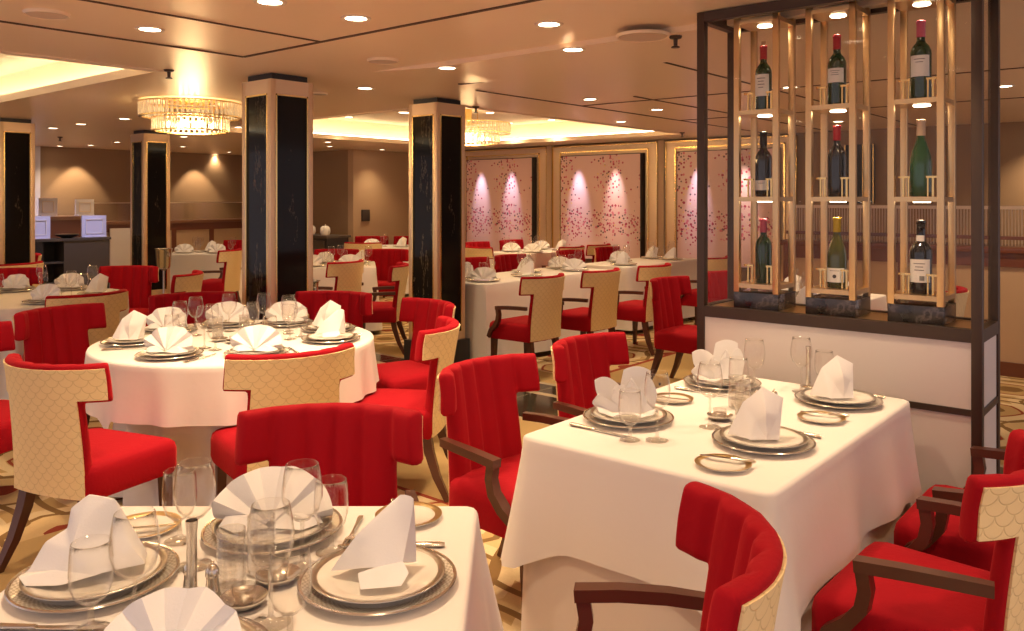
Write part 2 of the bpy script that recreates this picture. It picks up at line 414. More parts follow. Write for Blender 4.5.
# ------------------------------------------------------------------ columns
def column(u, v, label, w=.355):
    t = empty('marble_column', (u*K, v*K, 0)); h = w/2
    obj('plinth', boxm(-h-.03, h+.03, -h-.03, h+.03, 0, .27, bev=.006), 'black', t)
    obj('neck', boxm(-h+.03, h-.03, -h+.03, h-.03, ZC-.045, ZC-.001), 'black', t)
    fr = bmesh.new(); c = .042; z0, z1 = .27, ZC-.045
    for sx in (-1,1):
        for sy in (-1,1): box(fr, *(sorted((sx*h, sx*(h-c)))), *(sorted((sy*h, sy*(h-c)))), z0, z1, bev=.004)
    for z, y in ((z1-.10, z1), (z0, z0+.07)): box(fr, -h+.002, h-.002, -h+.002, h-.002, z, y)
    obj('metal_frame', fr, 'champagne', t)
    bd = bmesh.new()
    for k in range(4):
        q = bmesh.new(); a, b = -h+c, h-c
        for x0, x1, za, zb in ((a, a+.012, z0+.07, z1-.10), (b-.012, b, z0+.07, z1-.10), (a, b, z1-.112, z1-.10)): box(q, x0, x1, -h+.001, -h+.02, za, zb)
        q.transform(Matrix.Rotation(k*PI/2, 4, 'Z')); me = bpy.data.meshes.new('q'); q.to_mesh(me); q.free(); bd.from_mesh(me); bpy.data.meshes.remove(me)
    obj('gold_bead', bd, 'gold', t)
    for k in range(4):
        q = boxm(-h+c+.012, h-c-.012, -h+.012, -h+.03, z0+.07, z1-.112); q.transform(Matrix.Rotation(k*PI/2, 4, 'Z'))
        obj('marble_face', q, 'marble', t)
    tag(t, label, 'column', 'black marble columns')
column(-5.78, 3.95, 'tall black marble column with gold frame right behind the round table')
column(-5.92, 5.91, 'black marble column with gold frame just left of the floral panels')
column(-11.9, 5.95, 'black marble column with gold frame below the crystal chandelier')
column(-11.46, 3.95, 'black marble column with gold frame at the left edge of the picture')

# ------------------------------------------------------------------ ceiling fittings
LAMP = None
def make_downlight():
    t = empty('downlight', link=False)
    obj('trim_ring', lathem([(.052,-.004),(.070,-.008),(.074,0)], 20, cap0=False, cap1=False), 'trimwhite', t, link=False)
    obj('lens', lathem([(0,-.003),(.054,-.003)], 20, cap1=False), 'lens', t, link=False)
    return t
DL = make_downlight()
WARM = (1., .71, .42)
def spot(name, loc, energy, size=105, col=WARM, rad=.05, blend=.9, target=None):
    l = bpy.data.lights.new(name, 'SPOT'); l.energy = energy; l.color = col; l.spot_size = math.radians(size); l.spot_blend = blend; l.shadow_soft_size = rad
    o = bpy.data.objects.new(name, l); COL.objects.link(o); o.location = loc
    if target is not None: o.rotation_euler = (Vector(target)-Vector(loc)).to_track_quat('-Z', 'Y').to_euler()
    return o
SPOT_E = 72
seen = [(270,1.5),(356,18),(150,29),(365,88),(447,63),(549,24),(573,44),(590,99),(657,109.5),(621,121.5),(124.5,118.7),(81,124),(53,128),(117,142),(91,145),(60,146),(184,136.5),(183,146.5),(216,154),(229,152),(237,127),(328,142),(330,146.3),(347,151.2),(382,149.4),(404,112.3)]
where = ['at the top edge above the first column','upper middle, right of the top edge lamp','above the left coffer tip','between the two front columns','with a starburst left of the dark slit','upper one of the pair left of the round speaker','lower one of the pair left of the round speaker','above the second floral panel, left','right of the second column, far right one','above the second floral panel, lower',
 'just left of the chandelier','first of the row beside the left column','second of the row beside the left column','by the sprinkler over the host desk','over the pale screens at far left','last one over the entry wall','directly under the chandelier','behind the third column, upper','behind the third column, right lower','left of the first column, far','between chandelier and first column','right of the first column, over the step wall','right of the first column, second one down','right of the first column, third one down','left of the second column top, far','left of the second column top, near']
for (px, py), wh in zip(seen, where):
    u, v = at(px, py, ZC)
    z = ZC-.03 if (SOF[0] < v < SOF[1] and u > -3.85) else ZC
    o = dup(DL, (u, v, z), 0); tag(o, 'small round recessed ceiling lamp ' + wh, 'ceiling lamp', 'recessed ceiling lamps')
    spot('downlight_beam', (u, v, z-.02), SPOT_E*(1 if v < 8 and u > -9 else .6))
# lamps inside the second coffer
for (px, py), wh in zip([(349,117),(490,112.7),(555,120.2),(544,126.7)], ['left of second column','right of second column','over first floral panel, front','over first floral panel, rear']):
    u, v = at(px, py, ZC+.30); u = min(max(u, -9.6), -5.6); v = max(min(v, 9.9), 5.7)
    o = dup(DL, (u, v, ZC+.30), 0); tag(o, 'small recessed lamp inside the bright coffer, ' + wh, 'ceiling lamp', 'recessed ceiling lamps')
    spot('downlight_beam', (u, v, ZC+.28), SPOT_E*.7)
# unseen lamps above or behind the camera, added to light the foreground tables
for u, v in ((-1.5,2.35),(-.9,3.15),(-2.6,1.4),(-1.3,.9),(-2.9,2.0),(.3,2.0),(-.2,.2),(-2.8,-.4),(1.2,3.2),(-4.7,.8)):
    o = dup(DL, (u, v, ZC), 0); tag(o, 'small added recessed ceiling lamp outside the picture above the camera', 'ceiling lamp', 'added ceiling lamps out of view')
    spot('downlight_beam', (u, v, ZC-.02), SPOT_E*.85)
for u, v in ((-2.5,6.4),(-1.2,7.4),(-3.2,9.6),(-1.4,10.6)):
    o = dup(DL, (u, v, ZC), 0); tag(o, 'small recessed ceiling lamp seen through the wine cabinet glass', 'ceiling lamp', 'recessed lamps behind the cabinet')
    spot('downlight_beam', (u, v, ZC-.02), SPOT_E*1.1)
# speakers, sprinklers, smoke discs
for (px, py), r, lb, dz in (((643,35),.14,'large pale round ceiling speaker beside the dark slit',.03),((47,13),.10,'round ceiling speaker at the top left corner',0),((383,60),.10,'round ceiling speaker between the front columns',0),((517,127),.16,'round ceiling speaker in the bright coffer over the floral panel',-.30),((318,93),.08,'small round ceiling speaker right of the first column',0)):
    z = ZC-dz; u, v = at(px, py, z)
    o = empty('ceiling_speaker', (u, v, z)); obj('grille', lathem([(0,-.012),(r*.86,-.012),(r*.9,-.006)], 28, cap1=False), 'speaker', o); obj('rim', lathem([(r*.9,-.006),(r*.94,-.014),(r,-.004),(r,0)], 28, cap0=False, cap1=False), 'ceil', o)
    tag(o, lb, 'ceiling speaker', 'ceiling speakers')
for (px, py), lb in (((143,66),'ceiling sprinkler head at the tip of the left coffer'),((679,30),'ceiling sprinkler head beside the large round speaker'),((60,137),'ceiling sprinkler head over the host desk'),((673,131),'ceiling sprinkler head at the right tip of the far coffer'),((485,108),'ceiling sprinkler head just right of the second column')):
    u, v = at(px, py, ZC)
    if py == 30: u -= .02
    z = ZC-.03 if py == 30 else ZC
    if py == 66: u, v = -5.4, 2.83
    if py == 131: u, v = -5.33, 9.9
    if py == 108: u, v = -5.33, 5.84
    o = empty('ceiling_sprinkler', (u, v, z)); obj('escutcheon', lathem([(.035,0),(.03,-.012),(.012,-.016)], 14), 'bronze', o); obj('sprinkler_head', lathem([(.012,-.012),(.010,-.05),(.022,-.055),(.022,-.06)], 12), 'bronze', o)
    tag(o, lb, 'sprinkler', 'ceiling sprinklers')

# chandeliers
def chandelier(u, v, zt, D, label, rod):
    t = empty('crystal_chandelier', (u, v, 0)); h1, h2 = .118, .105; r1, r2 = D/2, D*.375
    z1 = zt - rod; z2 = z1 - h1 - .02
    obj('ceiling_plate', lathem([(.22,zt),(.22,zt-.015),(.05,zt-.02),(.05,z1-.02),(0,z1-.02)], 32, cap0=False), 'gold', t)
    def ring(r, z, w=.022, hh=.012): return lathem([(r-w,z),(r+.006,z),(r+.006,z-hh),(r-w,z-hh),(r-w,z)], 64, cap0=False, cap1=False)
    for r, za, zb in ((r1, z1, z1-h1), (r2, z2, z2-h2)):
        obj('hoop', ring(r, za+.004), 'gold', t); obj('hoop', ring(r, zb), 'gold', t)
    bm = bmesh.new()
    for k in range(4):
        a = k*PI/2+.4; sweep(bm, [(0,0,z1), (r1*math.cos(a), r1*math.sin(a), z1)], (.012,.012)); sweep(bm, [(r2*math.cos(a), r2*math.sin(a), z1), (r2*math.cos(a), r2*math.sin(a), z2-h2)], (.006,.006), up=(1,0,0))
    if rod > .05:
        for k in range(3): sweep(bm, [(.16*math.cos(k*2.1), .16*math.sin(k*2.1), z1), (.16*math.cos(k*2.1), .16*math.sin(k*2.1), zt)], (.008,.008), up=(1,0,0))
    obj('bracket', bm, 'gold', t)
    me = None
    for r, za, n, hh in ((r1, z1, 58, h1), (r2, z2, 42, h2)):
        w = PI*r/n*.48; me = fin(boxm(-.009, .009, -w, w, -hh, 0, bev=.004), 0, 'crystal'); me.materials.append(M['crystal'])
        for k in range(n):
            a = 2*PI*k/n; c = bpy.data.objects.new('crystal', me); COL.objects.link(c); c.parent = t
            c.location = (r*math.cos(a), r*math.sin(a), za-.004); c.rotation_euler = (0,0,a)
    for k in range(8):
        a = k*PI/4; rr = r2*.62
        obj('bulb', lathem([(0,-.05),(.012,-.045),(.018,-.02),(.010,0),(0,.004)], 10, cx=rr*math.cos(a), cy=rr*math.sin(a)), 'bulb', t).location.z = z2-.03
    l = bpy.data.lights.new('chandelier_glow', 'POINT'); l.energy = 38; l.color = (1,.62,.28); l.shadow_soft_size = .15
    o = bpy.data.objects.new('chandelier_glow', l); COL.objects.link(o); o.location = (u, v, z2-.10)
    tag(t, label, 'chandelier', 'crystal chandeliers')
X, Y = (191-512)/F*8.45*K, 8.45*K
chandelier(*cam2uv(X, Y), ZC, .86, 'two-tier crystal ring chandelier shining below the ceiling left of the first column', .02)
chandelier(-7.25, 7.8, ZC+.30, 1.08, 'crystal ring chandelier mostly hidden behind the second marble column', .22)

# ------------------------------------------------------------------ wine cabinet
def cabinet():
    u0, u1, v0, v1 = -1.825, -.645, 3.53, 3.89; zb, zt, p = 1.015, 2.385, .038
    t = empty('wine_cabinet', (0,0,0))
    for x in (u0, u1-p):
        for y in (v0, v1-p): obj('frame_post', boxm(x, x+p, y, y+p, 0, zt, bev=.003), 'bronze', t)
    def rail(z, zz, nm='frame_rail'):
        bm = bmesh.new()
        box(bm, u0+p, u1-p, v0+.001, v0+p-.001, z, zz); box(bm, u0+p, u1-p, v1-p+.001, v1-.001, z, zz)
        box(bm, u0+.001, u0+p-.001, v0+p, v1-p, z, zz); box(bm, u1-p+.001, u1-.001, v0+p, v1-p, z, zz); obj(nm, bm, 'bronze', t)
    rail(zb-.045, zb+.005); rail(zt-.045, zt); rail(.69, .715); rail(.0, .08)
    obj('base_shelf', boxm(u0+p, u1-p, v0+p, v1-p, zb-.04, zb), 'brass', t)
    for nm, z, zz in (('upper_panel', .715, zb-.045), ('lower_panel', .08, .69)):
        bm = boxm(u0+p, u1-p, v0+.008, v1-.008, z, zz); box(bm, u0+.008, u0+p, v0+p, v1-p, z, zz); box(bm, u1-p, u1-.008, v0+p, v1-p, z, zz); obj(nm, bm, 'panel', t)
    for x0, x1, y0, y1 in ((u0+p, u1-p, v0+.015, v0+.021), (u0+p, u1-p, v1-.021, v1-.015), (u0+.015, u0+.021, v0+p, v1-p), (u1-.021, u1-.015, v0+p, v1-p)):
        obj('glass_pane', boxm(x0, x1, y0, y1, zb+.005, zt-.045), 'pane', t)
    tag(t, 'tall bronze-framed glass wine cabinet on a pale panelled base behind the table', 'wine cabinet')
cabinet()
TOWZ = [1.13, 1.525, 1.92]; CELL = .395
def tower(cu, label):
    t = empty('bottle_tower', (cu, 3.69, 1.015)); b = .105; z0 = 1.015
    obj('stone_base', boxm(-b, b, -b, b, .001, .075, bev=.003), 'stone', t)
    q = .026
    for sx in (-1,1):
        for sy in (-1,1): obj('post', boxm(*sorted((sx*b, sx*(b-q))), *sorted((sy*b, sy*(b-q))), .075, 2.350-z0, bev=.002), 'brass', t)
    for i, z in enumerate(TOWZ + [2.335]):
        zz = z - z0; sh = obj('shelf', boxm(-b+.002, b-.002, -b+.002, b-.002, zz-.02, zz), 'brass', t)
        if i: obj('puck_light', lathem([(0,zz-.024),(.032,zz-.024),(.034,zz-.02)], 16, cap1=False), 'lens', sh)
        if i < 3:
            bm = bmesh.new()
            for sx in (-1,1):
                sweep(bm, [(sx*.055,-.057,zz), (sx*.055,-.057,zz+.078)], (.007,.007), up=(1,0,0)); sweep(bm, [(sx*.075,-.057,zz+.08), (sx*.030,-.057,zz+.08)], (.008,.008)); sweep(bm, [(sx*.036,-.057,zz), (sx*.036,-.057,zz+.078)], (.005,.005), up=(1,0,0))
            obj('bottle_rest', bm, 'gold', t)
        if i: spot('puck_beam', (cu, 3.69, z-.03), 4.6, 120, rad=.02)
    bm = bmesh.new()
    for sx, sy in ((-1,0),(1,0)): sweep(bm, [(sx*.06, 0, 2.335-z0), (sx*.06, 0, 2.345-z0)], (.006,.006), up=(1,0,0))
    obj('hanging_rod', bm, 'bronze', t)
    tag(t, label, 'display stand', 'brass bottle towers')
TU = (-1.562, -1.230, -.893)
for cu, w in zip(TU, ('leftmost', 'middle', 'rightmost')): tower(cu, 'brushed brass open display tower with three bottle shelves, %s in the cabinet' % w)

def bottle(cu, z, kind, glass, cap, label, lab=(.10,.16), cork=False, sc=1., neck=None, paper='paper', marks=3):
    if kind == 'bordeaux': prof = [(0,.004),(.020,.006),(.035,0),(.037,.006),(.0372,.17),(.036,.185),(.029,.202),(.018,.215),(.0145,.225),(.0140,.285),(.0155,.286),(.0155,.296),(.012,.298),(0,.298)]
    elif kind == 'burgundy': prof = [(0,.004),(.02,.006),(.038,0),(.0405,.006),(.0405,.125),(.039,.145),(.032,.175),(.022,.205),(.0155,.228),(.0142,.285),(.0158,.286),(.0158,.296),(.012,.298),(0,.298)]
    else: prof = [(0,.004),(.02,.006),(.038,0),(.0395,.006),(.041,.155),(.040,.172),(.030,.192),(.019,.203),(.017,.22),(.0155,.27),(.0175,.272),(.0175,.284),(.013,.286),(0,.286)]
    o = empty('wine_bottle', (cu, 3.675, z+.001)); o.scale = (sc,)*3
    obj('glass_body', lathem(prof, 28), glass, o, smooth=60)
    zt = prof[-1][1]; zc = zt-.062
    obj('capsule', lathem([(.0152,zc),(.0162,zc+.001),(.0158,zt-.013),(.0172,zt-.012),(.0172,zt-.001),(.013,zt+.002),(0,zt+.002)], 24, cap0=False), cap, o, smooth=60)
    if cork: obj('cork', lathem([(.009,zt),(.010,zt+.022),(0,zt+.023)], 12), 'cork', o)
    r = max(p[0] for p in prof)+.0008
    def patch(za, zb, half, rr, m, nm, par):
        bm = bmesh.new(); n = 12; ring = []
        for k in range(n+1):
            a = -PI/2 + FACE + half*(2*k/n-1); ring.append((bm.verts.new((rr*math.cos(a), rr*math.sin(a), za)), bm.verts.new((rr*math.cos(a), rr*math.sin(a), zb))))
        for (a, b), (c, d) in zip(ring, ring[1:]): bm.faces.new((a, c, d, b))
        return obj(nm, bm, m, par)
    FACE = .08
    if lab:
        lb = patch(lab[0], lab[1], 1.0, r, paper, 'paper_label', o); hh = lab[1]-lab[0]
        for k in range(marks): patch(lab[0]+hh*(.80-.14*k), lab[0]+hh*(.83-.14*k), (.5,.35,.42,.3)[k%4], r+.0005, 'ink', 'printed_line', lb)
        if neck == 'bar':
            for k in range(7): 
                bmx = bmesh.new(); a = -PI/2+FACE+.05+.06*k; box(bmx, -.0004, .0004, -.0005-.0002*(k%2), .0007, lab[0]+.008, lab[0]+.026); bmx.transform(Matrix.Translation(((r+.0006)*math.cos(a), (r+.0006)*math.sin(a), 0)) @ Matrix.Rotation(a, 4, 'Z')); obj('printed_line', bmx, 'ink', lb)
        if marks == 1: obj('printed_emblem', (lambda b: b)(lathe(bmesh.new(), [(0,0),(.008,.0006),(.0075,.0012),(0,.0012)], 12)), 'ink', lb).matrix_local = Matrix.Translation(((r+.0004)*math.cos(-PI/2+FACE), (r+.0004)*math.sin(-PI/2+FACE), lab[0]+hh*.42)) @ Matrix.Rotation(FACE, 4, 'Z') @ Matrix.Rotation(PI/2, 4, 'X')
    if neck == 'bar': patch(.205, .228, .8, .0205, paper, 'neck_label', o)
    tag(o, label, 'wine bottle', 'wine bottles in the cabinet')
B = bottle
B(TU[0], TOWZ[2], 'bordeaux', 'greenglass', 'capred', 'wine bottle with red capsule and tall white label, top shelf of left tower', (.065,.165), cork=True, marks=4)
B(TU[1], TOWZ[2], 'bordeaux', 'greenglass', 'capred', 'broad green wine bottle with red capsule and square label, top shelf of middle tower', (.095,.155), sc=1.03, marks=3)
B(TU[2], TOWZ[2], 'bordeaux', 'greenglass', 'cappink', 'green wine bottle with rose capsule and white label, top shelf of right tower', (.085,.165), sc=1.08, marks=2)
B(TU[0], TOWZ[1], 'bordeaux', 'darkglass', 'capblack', 'dark wine bottle with black capsule and low small label, middle shelf of left tower', (.03,.075), marks=2)
B(TU[1], TOWZ[1], 'bordeaux', 'darkglass', 'capred', 'dark unlabelled wine bottle with red capsule, middle shelf of middle tower', None, sc=1.03)
B(TU[2], TOWZ[1], 'burgundy', 'brightgreen', 'capcream', 'bright green bottle with cream capsule, middle shelf of right tower', None, sc=1.05)
B(TU[0], TOWZ[0], 'bordeaux', 'greenglass', 'cappink', 'slim dark green bottle with rose capsule, bottom shelf of left tower', None, sc=.98)
B(TU[1], TOWZ[0], 'burgundy', 'olive', 'capyellow', 'olive wine bottle with yellow capsule and square white label, bottom shelf of middle tower', (.025,.085), marks=1, sc=1.02)
B(TU[2], TOWZ[0], 'port', 'darkglass', 'capblack', 'black port-style bottle with large cream label and neck label, bottom shelf of right tower', (.045,.135), marks=3, neck='bar', sc=1.04)

# ------------------------------------------------------------------ chairs
RB = .37
def back_pt(s, z, d):
    k = (z-.31)/.56; y0 = -.20 - .085*k**1.35
    f = .35 + .65*min(1, k*1.15)            # the wrap opens up towards the top
    r = RB/f; a = s/r
    return (r*math.sin(a) - d*math.sin(a), y0 + r - r*math.cos(a) + d*math.cos(a), z - .004*math.cos(a))
ST = .0155
def tgrid(inset, d0, d1, zlist, chan=False, uv=False, zn=.71, pin=0):
    """T-shaped upholstered shell between offsets d0 (front) and d1 (back)"""
    bm = bmesh.new(); ns = 20-pin; nl = 13-pin; V = {}
    def key(i, j, side):
        k = (i, j, side)
        if k not in V:
            s = i*ST; z = zlist[j]; d = d0 if side == 0 else d1
            if chan and side == 0:
                if i in (0, 6, -6, 13, -13): d -= .015
                elif abs(i) in (1, 5, 7, 12, 14): d -= .003
                else: d += .004
            if z < zn: s *= 1 + .06*(zn-z)/.4
            V[k] = bm.verts.new(back_pt(s, z, d)); V[k].index = len(V)-1; SZ[V[k]] = (s, z)
        return V[k]
    SZ = {}
    def inside(i, j): return (-nl <= i < nl) or (zlist[j] >= zn-1e-6 and -ns <= i < ns)
    nj = len(zlist)-1; cells = [(i, j) for i in range(-ns, ns) for j in range(nj) if inside(i, j)]; cs = set(cells)
    for i, j in cells:
        bm.faces.new((key(i,j,0), key(i+1,j,0), key(i+1,j+1,0), key(i,j+1,0))); bm.faces.new((key(i,j,1), key(i,j+1,1), key(i+1,j+1,1), key(i+1,j,1)))
        for (di, dj, a, b) in ((-1,0,(i,j),(i,j+1)), (1,0,(i+1,j+1),(i+1,j)), (0,-1,(i+1,j),(i,j)), (0,1,(i,j+1),(i+1,j+1))):
            if (i+di, j+dj) not in cs: bm.faces.new((key(*a,0), key(*b,0), key(*b,1), key(*a,1)))
    bmesh.ops.recalc_face_normals(bm, faces=bm.faces)
    if uv:
        L = bm.loops.layers.uv.new('UVMap')
        for fc in bm.faces:
            for lp in fc.loops: lp[L].uv = SZ[lp.vert]
    me = bpy.data.meshes.new('back'); bm.to_mesh(me); bm.free(); return me
def make_chair(arms):
    t = empty('dining_armchair' if arms else 'dining_chair', link=False)
    zl = [.31 + .4*k/9 for k in range(10)] + [.71 + .16*k/6 for k in range(1, 7)]
    o = obj('backrest', bake(tgrid(0, .030, -.022, zl, chan=True), 1), 'velvet', t, link=False)
    zp = [.325 + .40*k/9 for k in range(10)] + [.725 + .125*k/5 for k in range(1, 6)]
    pm = tgrid(0, -.018, -.0285, zp, uv=True, zn=.725, pin=1)
    for p in pm.polygons: p.use_smooth = True
    pm.set_sharp_from_angle(angle=math.radians(50))
    obj('back_panel', pm, 'cream', t, link=False)
    # seat cushion
    bm = bmesh.new(); rings = []
    for ins, z in ((.03,.312),(.006,.318),(0,.34),(0,.415),(.006,.442),(.022,.458),(.06,.468),(.13,.474),(.2,.476)):
        pts = rrect(.265-ins, .225-ins*.95, max(.05-ins*.4,.01), 44)
        rings.append([bm.verts.new((x*(1-.13*(.5-(y+.0)/.45)), y+.015, z)) for x, y, *_ in pts])
    for a, b in zip(rings, rings[1:]):
        for i in range(44): bm.faces.new((a[i], a[(i+1)%44], b[(i+1)%44], b[i]))
    bm.faces.new(rings[0][::-1]); bm.faces.new(rings[-1])
    obj('seat', bm, 'velvet', t, link=False, smooth=50)
    for sx in (-1,1):
        obj('leg', sweep(bmesh.new(), [(sx*.215,.19,.33),(sx*.217,.192,.2),(sx*.22,.20,0)], [(.045,.045),(.040,.040),(.028,.028)], up=(0,1,0)), 'wood', t, link=False)
        obj('leg', sweep(bmesh.new(), [(sx*.165,-.165,.34),(sx*.172,-.185,.24),(sx*.182,-.225,.12),(sx*.195,-.285,0)], [(.046,.05),(.042,.046),(.036,.038),(.026,.028)], up=(0,1,0)), 'wood', t, link=False)
    if arms:
        for sx in (-1,1):
            bm = sweep(bmesh.new(), [(sx*.243,-.20,.600),(sx*.262,-.11,.601),(sx*.276,.0,.597),(sx*.283,.105,.588)], [(.030,.03),(.036,.03),(.040,.03),(.042,.03)])
            sweep(bm, [(sx*.282,.085,.575),(sx*.281,.078,.53),(sx*.278,.088,.48),(sx*.272,.125,.43),(sx*.266,.175,.39),(sx*.262,.205,.33)], [(.034,.034),(.034,.036),(.034,.040),(.034,.044),(.034,.044),(.034,.04)], up=(1,0,0))
            bmesh.ops.bevel(bm, geom=[e for e in bm.edges if e.calc_face_angle(0) > 1.0], offset=.004, segments=2, affect='EDGES')
            obj('armrest', bm, 'wood', t, link=False, smooth=35)
    return t
CH = {False: make_chair(False), True: make_chair(True)}
BT = .285            # back-top to chair origin
def chair(pos, d, arms, label):
    """pos: (u, v) of the middle of the back's top edge; d: facing direction (u, v)"""
    L = math.hypot(*d); d = (d[0]/L, d[1]/L); rz = math.atan2(d[1], d[0]) - PI/2
    o = dup(CH[arms], (pos[0]+d[0]*BT, pos[1]+d[1]*BT, 0), rz)
    tag(o, label, 'chair', 'red velvet dining armchairs' if arms else 'red velvet dining chairs')
    return o
def cdir(x, y): return cam2uv(x, y)
def toward(p, c): return (c[0]-p[0], c[1]-p[1])

# ------------------------------------------------------------------ tables with cloths
def rect_cloth(name, hx, hy, loc, rz, material, label, zt=ZT, zb=.03, n=180, flare=.05, amp=.02, corner=0., r=.035, cw=.05, seed=1, nf=None, nr=12, out=0.):
    rr = random.Random(seed); pts = rrect(hx+out, hy+out, r, n); bm = bmesh.new(); rings = []
    ph = [rr.uniform(0, 6.28) for _ in range(4)]; per = 4*(hx+hy); k1 = max(4, round(per/.62)); k2 = max(5, round(per/.37))
    def ring(o, z):
        return [bm.verts.new((x-o*nx, y-o*ny, z)) for x, y, nx, ny, c in pts]
    for o in (.30, .12, .03, .010): 
        rings.append([bm.verts.new((x*(1-o/max(hx,hy)) if o > .05 else x-o*nx, y*(1-o/max(hx,hy)) if o > .05 else y-o*ny, zt)) for x, y, nx, ny, c in pts])
    rings.append(ring(.002, zt-.003)); rings.append(ring(-.002, zt-.012))
    cor = []
    for i in range(n):
        w = 0
        for k in range(-10, 11): w = max(w, pts[(i+k) % n][4]*math.exp(-(k/5.)**2))
        cor.append(w)
    D = zt-.012-zb
    for q in range(1, nr+1):
        t = q/nr; row = []
        for i, (x, y, nx, ny, c) in enumerate(pts):
            a = 2*PI*i/n; w = cor[i]
            fold = (math.sin(k1*a+ph[0]+.5*math.sin(3*a+ph[1]))*.65 + math.sin(k2*a+ph[2])*.35)
            off = flare*t + amp*(fold+.5)*(t**1.2) + w*cw*t**1.1*(1+.35*math.sin(i*1.4)) 
            z = zt-.012 - t*(D + corner*w)
            row.append(bm.verts.new((x+nx*off, y+ny*off, max(z, .006))))
        rings.append(row)
    for a, b in zip(rings, rings[1:]):
        for i in range(n): bm.faces.new((a[i], a[(i+1)%n], b[(i+1)%n], b[i]))
    bm.faces.new(rings[0])
    o = obj(name, bm, material, smooth=60); o.location = (loc[0], loc[1], 0); o.rotation_euler = (0,0,rz)
    tag(o, label, 'tablecloth', 'tablecloths'); return o
def round_cloth(name, r, loc, material, label, zt=ZT, zb=.03, n=192, folds=17, amp=.03, sq=None, seed=2, rot=0., out=0., nr=12, dents=(), fs=0., taper=0.):
    rr = random.Random(seed); bm = bmesh.new(); rings = []; ph = rr.uniform(0,6); r += out
    def ring(f): return [bm.verts.new(f(2*PI*i/n)) for i in range(n)]
    for o in (.4, .15, .03, .01): rings.append(ring(lambda a: ((r-o)*math.cos(a), (r-o)*math.sin(a), zt)))
    rings.append(ring(lambda a: (r*math.cos(a), r*math.sin(a), zt-.004))); rings.append(ring(lambda a: ((r+.004)*math.cos(a), (r+.004)*math.sin(a), zt-.014)))
    for q in range(1, nr+1):
        t = q/nr
        def g(a):
            drop = zt-.014-zb
            if sq:
                m = max(abs(math.cos(a-rot)), abs(math.sin(a-rot))); drop = max(.255, sq/m - r)
            s = drop*t
            fo = math.sin(folds*a+ph+.6*math.sin(2*a))+.4*math.sin((folds*1.7//1)*a+1.3)
            rad = r+.004 + amp*(fo+(1.3 if sq else 0))*min(1,max(0,s-fs)/.45)**1.1 + (.03 if sq else .045)*s
            tq = max(0, min(1, (s-.13)/.20)); rad -= taper*tq*tq*(3-2*tq)
            for da, dd in dents:
                x = abs((a-da+PI) % (2*PI) - PI)
                k = max(0, min(1, (.54-x)/.16)); k = k*k*(3-2*k); q = max(0, min(1, (s-.07)/.20)); q = q*q*(3-2*q)
                if rad > dd: rad += (dd-rad)*k*q
            return (rad*math.cos(a), rad*math.sin(a), zt-.014-s)
        rings.append(ring(g))
    for a, b in zip(rings, rings[1:]):
        for i in range(n): bm.faces.new((a[i], a[(i+1)%n], b[(i+1)%n], b[i]))
    bm.faces.new(rings[0])
    o = obj(name, bm, material, smooth=60); o.location = (loc[0], loc[1], 0); tag(o, label, 'tablecloth', 'tablecloths'); return o
def table(loc, rz, hx, hy, label, rnd=False):
    t = empty('dining_table', (loc[0], loc[1], 0), rz); h = ZT-.012
    if rnd: obj('table_top', lathem([(hx-.035,h-.035),(hx-.03,h-.03),(hx-.03,h),(0,h)], 48), 'wood', t)
    else: obj('table_top', boxm(-hx+.03, hx-.03, -hy+.03, hy-.03, h-.035, h), 'wood', t)
    obj('pedestal', lathem([(.06,.04),(.045,.1),(.04,h-.06),(.09,h-.035)], 16), 'wood', t)
    bm = bmesh.new()
    for k in range(4):
        a = k*PI/2+PI/4; sweep(bm, [(0,0,.05),(.26*math.cos(a),.26*math.sin(a),.025)], [(.06,.05),(.045,.03)])
    obj('foot', bm, 'wood', t); tag(t, label, 'table', 'dining tables')

ZS = ZT + .0015
T = {}
# table by the wine cabinet
T2 = (-1.285, 2.745); table(T2, 0, .42, .66, 'rectangular table under white cloth against the wine cabinet')
rect_cloth('table_underlay', .42, .66, T2, 0, 'linen_under', 'floor-length blush under-cloth of the table by the wine cabinet', zt=ZT-.004, zb=.02, flare=.010, amp=.008, cw=.02, seed=4, out=-.004)
rect_cloth('tablecloth', .42, .66, T2, 0, 'linen', 'white cloth with a short hanging hem on the table by the wine cabinet', zt=ZT, zb=.43, flare=.025, amp=.022, corner=.10, cw=.03, seed=5, out=.004)
# foreground square table: turned with the camera
T1 = cam2uv(-.545, 1.625); A1 = YAW
table(T1, A1, .455, .455, 'square table under white cloth in the left foreground')
rect_cloth('table_underlay', .455, .455, T1, A1, 'linen_under', 'floor-length blush under-cloth of the square foreground table', zt=ZT-.004, zb=.02, flare=.012, amp=.008, cw=.03, seed=6, out=-.004)
rect_cloth('tablecloth', .455, .455, T1, A1, 'linen', 'white cloth spread over the square table in the left foreground', zt=ZT, zb=.42, flare=.022, amp=.014, corner=.10, cw=.06, seed=9, out=.004)
# round tables
T4C = cam2uv(-3.78, 6.45); T3 = cam2uv(-1.50, 4.53); R3 = .725; table(T3, 0, R3, R3, 'round table under white cloth before the first marble column', True)
def dent(cn, lst): 
    o = []
    for x, y, f in lst:
        u, v = cam2uv(x, y); du, dv = cdir(*f); fu, fv = u+du*.545-cn[0], v+dv*.545-cn[1]; o.append((math.atan2(fv, fu), math.hypot(fu, fv)-.045))
    return o
D3 = dent(T3, [(-.90,3.52,(-.53,.85)),(-1.90,3.36,(.36,.93)),(-2.86,4.19,(.95,-.25)),(-2.79,5.01,(.88,-.46)),(-2.23,5.80,(.42,-.91)),(-1.29,5.88,(-.20,-.98)),(-.455,5.34,(-.775,-.63)),(-.30,4.35,(-1,.10))])
D4 = dent(T4C, [(-2.855,5.70,(-.81,.58)),(-3.68,8.08,(0,-1)),(-4.74,7.80,(.5,-.86))])
